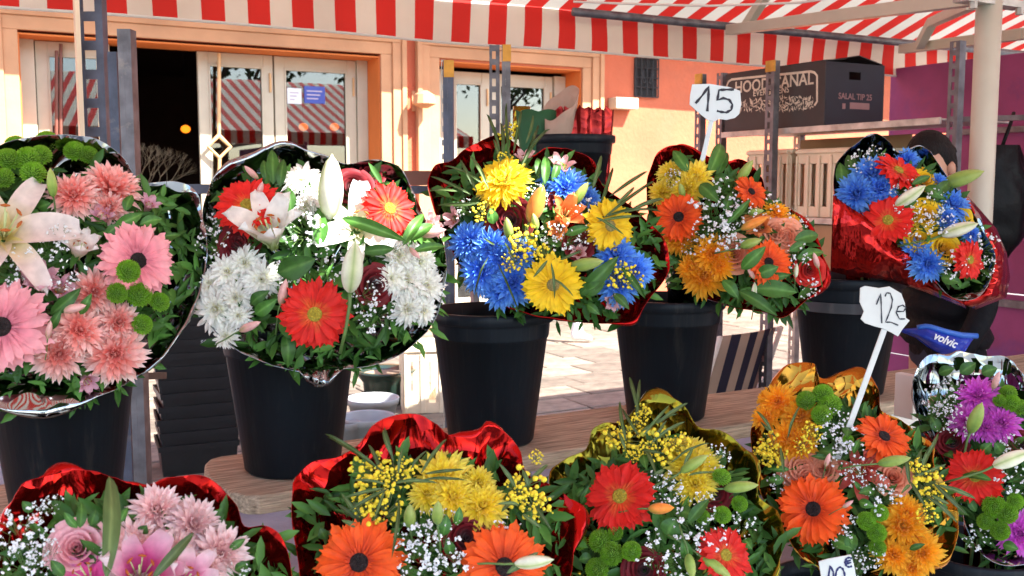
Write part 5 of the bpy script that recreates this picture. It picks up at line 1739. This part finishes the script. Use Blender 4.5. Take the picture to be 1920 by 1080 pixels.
# B5 blue and red, facing right
bouquet('blue and red bouquet with yellow roses turned aside in red foil before the white pole',
  [(1562, 352), (1572, 300), (1610, 264), (1640, 246), (1668, 262), (1684, 286), (1722, 276), (1756, 302), (1790, 342), (1812, 372), (1840, 425), (1858, 465), (1862, 510), (1850, 545), (1825, 562), (1796, 562), (1764, 540), (1732, 502), (1700, 470), (1660, 440), (1620, 402), (1580, 384)],
  2.72, R(24), R(20), (bxs[4] + .02, YB - .02, ZB + .045), F_SIL, F_REDOUT, [
  ('m', 'blue', 1635, 325, 36), ('m', 'blue', 1605, 362, 36), ('m', 'blue', 1651, 353, 32), ('m', 'blue', 1786, 383, 32), ('m', 'blue', 1718, 472, 30), ('m', 'blue', 1740, 495, 30), ('m', 'blue', 1758, 339, 18), ('m', 'blue', 1700, 300, 24, {'dz': -.02}), ('m', 'blue', 1775, 410, 24), ('m', 'blue', 1822, 440, 18),
  ('g', 'red', 1684, 320, 48, {'c': 'y', 'f': (.5, .5)}), ('g', 'red', 1665, 413, 48, {'c': 'y', 'f': (-.1, 0)}), ('g', 'red', 1818, 487, 40, {'c': 'y', 'f': (.6, 0)}),
  ('r', 'y', 1665, 327, 22), ('r', 'y', 1739, 401, 26), ('r', 'y', 1730, 334, 22), ('r', 'y', 1772, 464, 27), ('r', 'y', 1723, 447, 20), ('r', 'y', 1800, 410, 20), ('r', 'y', 1714, 402, 16),
  ('b', 'bud_g', 1806, 334, 74, 76, {'w': 1.1}), ('b', 'bud_w', 1707, 367, 64, 58, {'w': 1.1}), ('b', 'bud_w', 1800, 430, 62, 76, {'w': 1.1}),
  ('leaf', 1735, 350, 1770, 372, 24), ('leaf', 1710, 345, 1745, 330, 14, .03), ('leaf', 1750, 365, 1780, 340, 22), ('leaf', 1690, 385, 1720, 375, 20), ('leaf', 1580, 350, 1575, 305, 24, -.02), ('leaf', 1600, 330, 1590, 290, 24, -.02), ('leaf', 1765, 520, 1800, 530, 24), ('leaf', 1650, 460, 1668, 440, 16),
  ('y', 1614, 302, 26), ('y', 1758, 385, 32), ('y', 1720, 422, 30), ('y', 1790, 496, 30), ('y', 1846, 464, 32), ('y', 1690, 350, 24), ('y', 1765, 420, 26), ('y', 1700, 390, 24), ('y', 1640, 290, 20), ('y', 1850, 500, 20)],
  seed=15, nleaf=300, bulge=.10, lip=.012, H=.055, fill_r=.88)
b5 = [o for o in bpy.data.objects if o.get('label', '').startswith('blue and red bouquet')][0]
ci = [(1806, 372), (1836, 425), (1852, 470), (1853, 515), (1836, 550), (1795, 566)]
co = [(1816, 368), (1868, 428), (1888, 475), (1894, 520), (1887, 558), (1830, 580)]
k = MB(); rows = []
for i in range(9):
    t = i / 8
    row = []
    for j in range(41):
        u = j / 40 * 5; q = min(int(u), 4); f_ = u - q
        a = V(ci[q]).lerp(V(ci[q + 1]), f_); b_ = V(co[q]).lerp(V(co[q + 1]), f_)
        c_ = a.lerp(b_, t)
        row.append(P(c_.x, c_.y, 2.70 + .05 * (t - .4) ** 2 * 4 + .006 * math.sin(j * 1.3 + t * 2) * (1 - t) + .05 * t))
    rows.append(row)
k.grid(rows)
fo_ = put('film_flap', k, F_REDOUT, b5, True); fo_.modifiers.new('thickness', 'SOLIDIFY').thickness = .001
cu_ = [(1562, 366), (1592, 388), (1622, 406), (1662, 444), (1702, 474), (1734, 506), (1766, 542), (1806, 568)]
cl_ = [(1557, 508), (1580, 514), (1610, 519), (1645, 522), (1690, 532), (1730, 545), (1768, 560), (1812, 578)]
k = MB(); rows = []
for i in range(11):
    t = i / 10
    row = []
    for j in range(57):
        u = j / 56 * 7; q = min(int(u), 6); f_ = u - q
        a = V(cu_[q]).lerp(V(cu_[q + 1]), f_); b_ = V(cl_[q]).lerp(V(cl_[q + 1]), f_)
        c_ = a.lerp(b_, t)
        row.append(P(c_.x, c_.y, 2.665 + .07 * t - .03 * math.sin(math.pi * t) + .10 * (u / 7 - .35) ** 2 + .014 * noise.noise(V((u * 1.3, t * 2.2, 5))) + .010 * abs(noise.noise(V((u * 2.6 + t * 2, t * 1.2, 9))))))
    rows.append(row)
k.grid(rows)
fo_ = put('film_flap', k, F_REDOUT, b5, True); fo_.modifiers.new('thickness', 'SOLIDIFY').thickness = .001
# F1 pale pink, bottom left
bouquet('pale pink chrysanthemum and rose bouquet in red film at the bottom left',
  [(-5, 990), (28, 932), (60, 900), (110, 880), (160, 876), (215, 897), (270, 906), (330, 892), (372, 888), (412, 905), (442, 940), (462, 984), (500, 986), (535, 1008), (550, 1065), (540, 1150), (450, 1250), (200, 1290), (0, 1240), (-30, 1100)],
  1.38, R(38), R(0), (fxs[0], YFB - .02, ZFB), F_RED, F_SIL, [
  ('r', 'p', 143, 1026, 46), ('m', 'pale', 294, 956, 50), ('m', 'pale', 364, 982, 48), ('m', 'pale', 248, 1020, 50), ('m', 'pale', 414, 1038, 48), ('m', 'pale', 335, 1036, 40), ('m', 'pale', 388, 1072, 44), ('m', 'pale', 240, 1090, 44),
  ('l', 'm', 262, 1075, 90, {'o': 'half', 'f': (.1, .6), 'dz': .03}), ('l', 'm', 345, 1090, 80, {'o': 'half', 'f': (.5, .5), 'dz': .03}), ('l', 'm', 165, 1085, 70, {'o': 'open', 'f': (-.3, .5)}),
  ('blade', 200, 1085, 206, 890, 34, .06), ('blade', 285, 1085, 364, 998, 20, .06),
  ('leaf', 150, 990, 152, 940, 20), ('leaf', 170, 985, 180, 955, 20), ('leaf', 60, 960, 42, 940, 18), ('leaf', 225, 980, 240, 950, 14), ('leaf', 430, 1030, 460, 1010, 16), ('leaf', 440, 1070, 465, 1055, 18), ('leaf', 145, 990, 120, 960, 16), ('leaf', 265, 1000, 275, 985, 22), ('leaf', 120, 1080, 95, 1050, 22),
  ('y', 30, 1000, 50), ('y', 65, 1010, 42), ('y', 96, 948, 26), ('y', 40, 1062, 50), ('y', 75, 960, 26), ('y', 445, 1074, 24), ('y', 85, 1045, 34), ('y', 5, 1030, 34)],
  seed=21, nleaf=300, bulge=.12, lip=.020, H=.05)
# F2 yellow and orange
bouquet('yellow mimosa and orange gerbera bouquet in wide red metallic film',
  [(547, 930), (560, 890), (590, 866), (640, 852), (676, 825), (702, 795), (740, 775), (780, 772), (815, 792), (842, 818), (892, 822), (912, 804), (945, 806), (975, 842), (988, 884), (1032, 902), (1062, 926), (1080, 965), (1076, 1025), (1060, 1105), (980, 1200), (790, 1240), (610, 1200), (562, 1085), (548, 985)],
  1.62, R(36), R(0), (fxs[1], YFB - .02, ZFB), F_RED, F_RED, [
  ('g', 'orange', 674, 1055, 82, D), ('g', 'orange', 945, 1063, 82, D),
  ('m', 'yellow', 829, 898, 52), ('m', 'yellow', 850, 930, 40), ('m', 'yellow', 904, 948, 46), ('m', 'yellow', 898, 903, 30), ('m', 'yellow', 800, 925, 30),
  ('r', 'd', 876, 1008, 36),
  ('i', 693, 875, 38), ('i', 696, 908, 40), ('i', 718, 955, 42), ('i', 753, 878, 30), ('i', 986, 916, 44), ('i', 1005, 948, 38), ('i', 1005, 858, 16), ('i', 740, 900, 30), ('i', 690, 940, 34), ('i', 965, 925, 30),
  ('b', 'bud_g', 769, 968, 50, 0, {'w': 1.4}), ('b', 'bud_g', 821, 961, 46, 2, {'w': 1.4, 'dz': .03}), ('b', 'bud_w', 1002, 1053, 72, 88, {'dz': .05})] +
  fan(745, 905, [(608, 812), (612, 818), (720, 800), (718, 805), (838, 822), (800, 845), (660, 900), (690, 832), (650, 960), (640, 935), (755, 840), (700, 980), (735, 1045), (870, 880), (875, 900), (820, 905)], 10, .03) +
  fan(985, 940, [(935, 868), (932, 945), (1028, 870), (1015, 990), (940, 960), (1035, 995), (980, 880), (1040, 930)], 11, .03) +
  fan(690, 990, [(640, 925), (632, 945), (600, 1000), (640, 975), (660, 940)], 12, .01) +
  [('blade', 950, 1075, 1010, 1035, 14, .05), ('leaf', 830, 1005, 838, 965, 24), ('leaf', 855, 985, 862, 950, 18), ('leaf', 610, 1010, 600, 990, 20), ('leaf', 845, 1040, 838, 1010, 22), ('leaf', 735, 1005, 750, 990, 20),
  ('y', 794, 1014, 52), ('y', 788, 1061, 50), ('y', 841, 973, 24), ('y', 951, 998, 28), ('y', 830, 1030, 44), ('y', 770, 1000, 34), ('y', 810, 975, 26), ('y', 850, 1070, 40)],
  seed=22, nleaf=330, bulge=.10, lip=.020, H=.06)
# F3 red gerbera, olive gold
bouquet('red gerbera and green pompon bouquet with mimosa in olive gold film',
  [(1030, 905), (1055, 862), (1094, 836), (1110, 802), (1140, 790), (1166, 788), (1215, 746), (1246, 742), (1282, 760), (1312, 798), (1352, 806), (1400, 840), (1421, 882), (1426, 930), (1460, 962), (1470, 1020), (1450, 1075), (1395, 1150), (1250, 1210), (1120, 1170), (1068, 1080), (1040, 985)],
  1.86, R(34), R(0), (fxs[2], YFB - .02, ZFB), F_OLIVE, F_DARK, [
  ('g', 'red', 1163, 931, 67, YC), ('g', 'red', 1360, 1041, 54, {'c': 'y', 'f': (.3, 0)}),
  ('m', 'yellow', 1298, 876, 48), ('m', 'yellow', 1304, 906, 38), ('m', 'yellow', 1285, 850, 34),
  ('r', 'd', 1340, 924, 28), ('r', 'd', 1207, 1068, 34),
  ('p', 1126, 1015, 20), ('p', 1089, 1018, 14), ('p', 1148, 1038, 20), ('p', 1184, 1034, 17), ('p', 1120, 1068, 20), ('p', 1386, 945, 15), ('p', 1354, 966, 16), ('p', 1155, 999, 14), ('p', 1352, 896, 16), ('p', 1318, 970, 12),
  ('b', 'bud_o', 1240, 953, 48, 92, {'w': 1.3}), ('b', 'bud_g', 1390, 913, 62, 88), ('b', 'bud_g', 1295, 1062, 46, 170, {'w': 1.3}), ('b', 'bud_g', 1344, 1064, 62, 128), ('b', 'bud_g', 1302, 869, 60, 62, {'dz': .03}),
  ('i', 1170, 823, 36), ('i', 1203, 772, 20), ('i', 1196, 796, 20), ('i', 1240, 838, 36), ('i', 1266, 834, 30), ('i', 1190, 850, 18), ('i', 1160, 815, 26), ('i', 1212, 840, 20)] +
  fan(1195, 840, [(1180, 705), (1200, 710), (1166, 765), (1290, 755), (1285, 790), (1250, 788), (1255, 760), (1162, 750), (1230, 890), (1270, 775), (1245, 850), (1160, 810)], 10, .03) +
  fan(1260, 880, [(1225, 890), (1330, 830), (1340, 885), (1258, 905), (1300, 840)], 9, .04) +
  [('leaf', 1250, 1005, 1268, 970, 40, .0), ('leaf', 1290, 980, 1330, 935, 22, .03), ('leaf', 1275, 960, 1300, 965, 30), ('leaf', 1090, 945, 1105, 910, 14), ('leaf', 1080, 930, 1095, 915, 14), ('leaf', 1135, 885, 1128, 862, 14), ('leaf', 1290, 1050, 1280, 1010, 24), ('leaf', 1205, 850, 1212, 880, 20), ('leaf', 1110, 1045, 1085, 1050, 22), ('leaf', 1395, 1010, 1410, 1030, 20),
  ('y', 1245, 918, 38), ('y', 1344, 858, 28), ('y', 1302, 992, 46), ('y', 1238, 1038, 46), ('y', 1393, 985, 26), ('y', 1320, 950, 28), ('y', 1330, 1010, 34), ('y', 1225, 900, 22), ('y', 1270, 1068, 36), ('y', 1260, 935, 24)],
  seed=23, nleaf=360, bulge=.10, lip=.016, H=.06)
# F4 orange with gold film
bouquet('orange gerbera and amber chrysanthemum bouquet with the 12 euro sign in gold film',
  [(1406, 830), (1420, 770), (1452, 718), (1482, 680), (1526, 683), (1542, 710), (1608, 698), (1645, 730), (1652, 772), (1692, 786), (1745, 830), (1752, 872), (1790, 930), (1800, 990), (1780, 1042), (1722, 1070), (1640, 1086), (1560, 1076), (1500, 1042), (1460, 980), (1426, 920)],
  2.10, R(32), R(4), (fxs[3] - .01, YFB - .02, ZFB + .02), F_GOLD, F_DARK, [
  ('m', 'orange', 1457, 752, 34), ('m', 'orange', 1500, 779, 38), ('m', 'orange', 1479, 822, 38), ('m', 'orange', 1435, 782, 24), ('m', 'orange', 1437, 746, 18), ('m', 'orange', 1500, 830, 28),
  ('p', 1543, 740, 19), ('p', 1556, 762, 20), ('p', 1541, 779, 18), ('p', 1512, 752, 17), ('p', 1624, 977, 16), ('p', 1644, 999, 17), ('p', 1645, 1027, 16), ('p', 1649, 962, 15), ('p', 1590, 825, 10),
  ('g', 'orange', 1525, 955, 64, D), ('g', 'orange', 1657, 819, 54, {'c': 'd', 'f': (.7, .25)}),
  ('i', 1449, 838, 32), ('i', 1522, 811, 22), ('i', 1445, 855, 28), ('i', 1742, 901, 36), ('i', 1738, 962, 24), ('i', 1506, 834, 20), ('i', 1430, 840, 20), ('i', 1720, 880, 26), ('i', 1750, 930, 26),
  ('r', 'c', 1504, 878, 34), ('r', 'c', 1541, 880, 26), ('r', 'c', 1675, 893, 31), ('r', 'c', 1515, 895, 26),
  ('l', 'c', 1612, 886, 44, {'o': 'open', 'f': (-.2, .2)}), ('l', 'c', 1630, 870, 34, {'o': 'half', 'f': (.4, .4)}),
  ('b', 'bud_g', 1677, 864, 56, 84, {'dz': .03}), ('b', 'bud_p', 1590, 945, 24, 60), ('b', 'bud_p', 1552, 862, 26, 20),
  ('m', 'orange', 1693, 986, 40), ('m', 'orange', 1677, 1041, 32), ('m', 'orange', 1730, 1037, 34), ('m', 'orange', 1701, 962, 32), ('m', 'orange', 1712, 1010, 30), ('m', 'orange', 1710, 1066, 26),
  ('leaf', 1535, 845, 1570, 852, 18), ('leaf', 1605, 835, 1625, 826, 14), ('leaf', 1600, 850, 1612, 822, 12), ('leaf', 1590, 800, 1588, 820, 22), ('leaf', 1470, 900, 1440, 900, 18), ('leaf', 1480, 880, 1440, 880, 12), ('leaf', 1610, 940, 1640, 950, 18), ('leaf', 1560, 1010, 1600, 1030, 28), ('leaf', 1640, 920, 1610, 925, 20), ('leaf', 1615, 920, 1600, 900, 10), ('leaf', 1705, 1030, 1735, 1020, 12, .03), ('leaf', 1600, 1000, 1590, 1040, 24), ('leaf', 1560, 860, 1520, 855, 12)] +
  fan(1715, 905, [(1760, 812), (1745, 835), (1728, 842), (1795, 980), (1775, 870), (1780, 945), (1812, 965), (1700, 850), (1735, 950), (1690, 925), (1830, 935)], 11, .03) +
  fan(1455, 820, [(1425, 790), (1418, 770), (1470, 890), (1500, 760)], 9, .03) +
  [('y', 1575, 811, 38), ('y', 1591, 856, 32), ('y', 1653, 933, 36), ('y', 1628, 1039, 30), ('y', 1587, 982, 26), ('y', 1560, 835, 28), ('y', 1640, 910, 28), ('y', 1575, 1010, 24), ('y', 1600, 890, 24), ('y', 1460, 905, 22), ('y', 1610, 1058, 24), ('y', 1565, 790, 26)],
  seed=24, nleaf=380, bulge=.10, lip=.014, H=.06)
# F5 magenta
bouquet('magenta chrysanthemum bouquet in mirror film at the bottom right edge',
  [(1714, 762), (1712, 702), (1740, 666), (1780, 664), (1802, 658), (1850, 664), (1892, 672), (1928, 720), (1965, 800), (1990, 950), (1960, 1040), (1892, 1062), (1842, 1040), (1812, 980), (1790, 900), (1752, 832), (1726, 800)],
  2.26, R(30), R(6), (fxs[4], YFB, ZFB + .03), F_SIL, F_RED, [
  ('m', 'magenta', 1834, 740, 37), ('m', 'magenta', 1877, 793, 33), ('m', 'magenta', 1818, 790, 34), ('m', 'magenta', 1913, 1000, 38), ('m', 'magenta', 1850, 800, 28),
  ('b', 'bud_g', 1830, 783, 60, 22, {'w': 1.2, 'dz': .03}), ('b', 'bud_w', 1899, 860, 76, 72, {'w': 1.1, 'dz': .03}),
  ('g', 'red', 1828, 893, 54, YC), ('r', 'd', 1785, 827, 24), ('r', 'd', 1912, 830, 24),
  ('p', 1864, 950, 19), ('p', 1887, 962, 18), ('p', 1875, 995, 16), ('p', 1903, 940, 14), ('p', 1848, 978, 15), ('p', 1895, 756, 16), ('p', 1875, 752, 12), ('p', 1890, 738, 14), ('p', 1912, 765, 15),
  ('y', 1767, 748, 34), ('y', 1763, 785, 28), ('y', 1803, 797, 28), ('y', 1893, 901, 34), ('y', 1832, 1007, 26), ('y', 1780, 770, 24), ('y', 1880, 880, 26), ('y', 1895, 835, 22), ('y', 1790, 720, 20),
  ('b', 'bud_p', 1868, 713, 34, 20), ('leaf', 1860, 900, 1800, 892, 16, .03), ('leaf', 1840, 850, 1860, 830, 20), ('leaf', 1760, 810, 1745, 780, 20), ('leaf', 1800, 700, 1830, 680, 24, -.01), ('leaf', 1760, 700, 1790, 690, 20, -.01), ('leaf', 1840, 700, 1870, 690, 24, -.01), ('leaf', 1880, 1020, 1910, 1030, 20), ('leaf', 1880, 850, 1865, 830, 22), ('leaf', 1830, 960, 1812, 930, 16), ('leaf', 1770, 850, 1790, 860, 18)],
  seed=25, nleaf=340, bulge=.10, lip=.007, H=.05)

# ------------------------------------------------------------------ price signs
def sign(label, outline, d, stick, strokes, sw, ink=M_ink, mt=M_sign, stick_w=.012, thick=.003):
    c = P(sum(p[0] for p in outline) / len(outline), sum(p[1] for p in outline) / len(outline), d)
    base = P(stick[0][0], stick[0][1], d)
    t = thing('price_sign', base, label, 'sign', 'price signs')
    k = MB(); pts = [P(x, y, d) for x, y in outline]
    k.poly(pts, FWD * thick); put('board', k, mt, t, bevel=.0008)
    k = MB(); a, b_ = P(stick[0][0], stick[0][1], d + .004), P(stick[1][0], stick[1][1], d + .004)
    k.obox(a - (b_ - a) * 1.2 if len(stick) > 2 else a, b_, stick_w, .004, FWD); put('stick', k, mt, t, bevel=.001)
    k = MB()
    for st in strokes:
        pp = [P(x, y, d) - FWD * .0012 for x, y in st]
        n_ = []
        for i in range(len(pp) - 1):
            for q in range(3): n_.append(pp[i].lerp(pp[i + 1], q / 3))
        n_.append(pp[-1])
        rib(n_, [sw * (1 + .3 * math.sin(i * 1.7)) for i in range(len(n_))], k, FWD)
    put('handwriting', k, ink, t)
    return t
def arc(cx, cy, rx, ry, a0, a1, n=9):
    return [(cx + rx * math.cos(R(a0 + (a1 - a0) * i / (n - 1))), cy + ry * math.sin(R(a0 + (a1 - a0) * i / (n - 1)))) for i in range(n)]
sign('white price sign reading 15 stuck in the orange bouquet', [(1298, 158), (1330, 157), (1368, 163), (1388, 170), (1390, 196), (1386, 214), (1378, 221), (1362, 225), (1348, 223), (1340, 228), (1328, 226), (1318, 218), (1304, 206), (1293, 196), (1294, 178)], 2.5,
     [(1311, 325), (1335, 222), 1], [[(1304, 194), (1316, 180), (1329, 162), (1328, 185), (1326, 209)], [(1376, 168), (1362, 168), (1348, 169), (1345, 188), (1356, 184), (1367, 187), (1373, 196), (1371, 206), (1362, 211), (1352, 210), (1344, 208)]], .0055)
sign('ragged white price sign reading 12 euros above the orange bouquet in gold film', [(1613, 540), (1622, 536), (1648, 540), (1668, 537), (1690, 550), (1697, 568), (1699, 596), (1706, 601), (1692, 618), (1684, 631), (1672, 624), (1655, 616), (1640, 612), (1622, 606), (1614, 598), (1620, 584), (1612, 566)], 2.08,
     [(1592, 800), (1658, 618), 1], [[(1643, 571), (1651, 550), (1652, 575), (1653, 606)], [(1659, 556), (1662, 549), (1669, 550), (1673, 562), (1671, 576), (1665, 592), (1660, 604), (1670, 604), (1684, 610)], [(1680, 584), (1694, 584), (1698, 577), (1692, 572), (1684, 575), (1680, 586), (1686, 598), (1697, 598)]], .0026, mt=M_paper)
sign('small white price card reading 10 euros at the bottom edge', [(1535, 1053), (1552, 1048), (1596, 1040), (1602, 1062), (1609, 1100), (1608, 1130), (1550, 1136), (1541, 1090)], 1.9,
     [(1575, 1180), (1572, 1120)], [[(1551, 1098), (1556, 1060), (1562, 1072), (1563, 1098)], arc(1575, 1084, 9, 21, -170, 190, 14), arc(1592, 1054, 8, 9, 50, 310, 9), [(1585, 1053), (1595, 1050)], [(1586, 1057), (1596, 1054)]], .0035, mt=M_paper, ink=mk('blue black ink', (.012, .015, .09), .5))

# ------------------------------------------------------------------ street trees across the way (seen mirrored in the door panes)
def tree(x, y, h, label, sd):
    t = thing('street_tree', (x, y, 0), label, 'tree', 'street trees across the way')
    rg = random.Random(sd)
    k = MB()
    tips = []
    def br(a, d, l, r, n):
        b_ = a + d * l
        k.tube([a, b_], [r, r * .65], 7, False)
        if n <= 2: tips.append(b_)
        if n == 0: return
        for _ in range(3):
            br(b_, (d + V((rg.uniform(-1, 1), rg.uniform(-1, 1), rg.uniform(-.2, .7))) * .75).normalized(), l * .72, r * .62, n - 1)
    br(V((x, y, 0)), V((.03, .02, 1)), h * .33, .16, 4)
    put('trunk', k, M_bark, t, True)
    k = MB()
    for tp_2 in tips:
        for _ in range(40):
            p = tp_2 + V((rg.gauss(0, .35), rg.gauss(0, .35), rg.gauss(0, .3)))
            a = V((rg.uniform(-1, 1), rg.uniform(-1, 1), rg.uniform(-1, 1))).normalized(); b_ = a.orthogonal().normalized()
            k.add([p, p + a * .12 + b_ * .07, p + a * .24, p + a * .12 - b_ * .07], [(0, 1, 2, 3)])
    put('crown', k, M_treeleaf, t)['kind'] = 'stuff'
tree(3.2, -8, 7.0, 'leafy street tree mirrored in the left cafe door panes', 5)
tree(6.8, -9, 7.5, 'leafy street tree mirrored in the middle cafe door panes', 6)
tree(11.0, -8.5, 7.2, 'leafy street tree mirrored in the right cafe door panes', 8)
tree(15.5, -9, 7.4, 'leafy street tree mirrored in the far right door panes', 9)
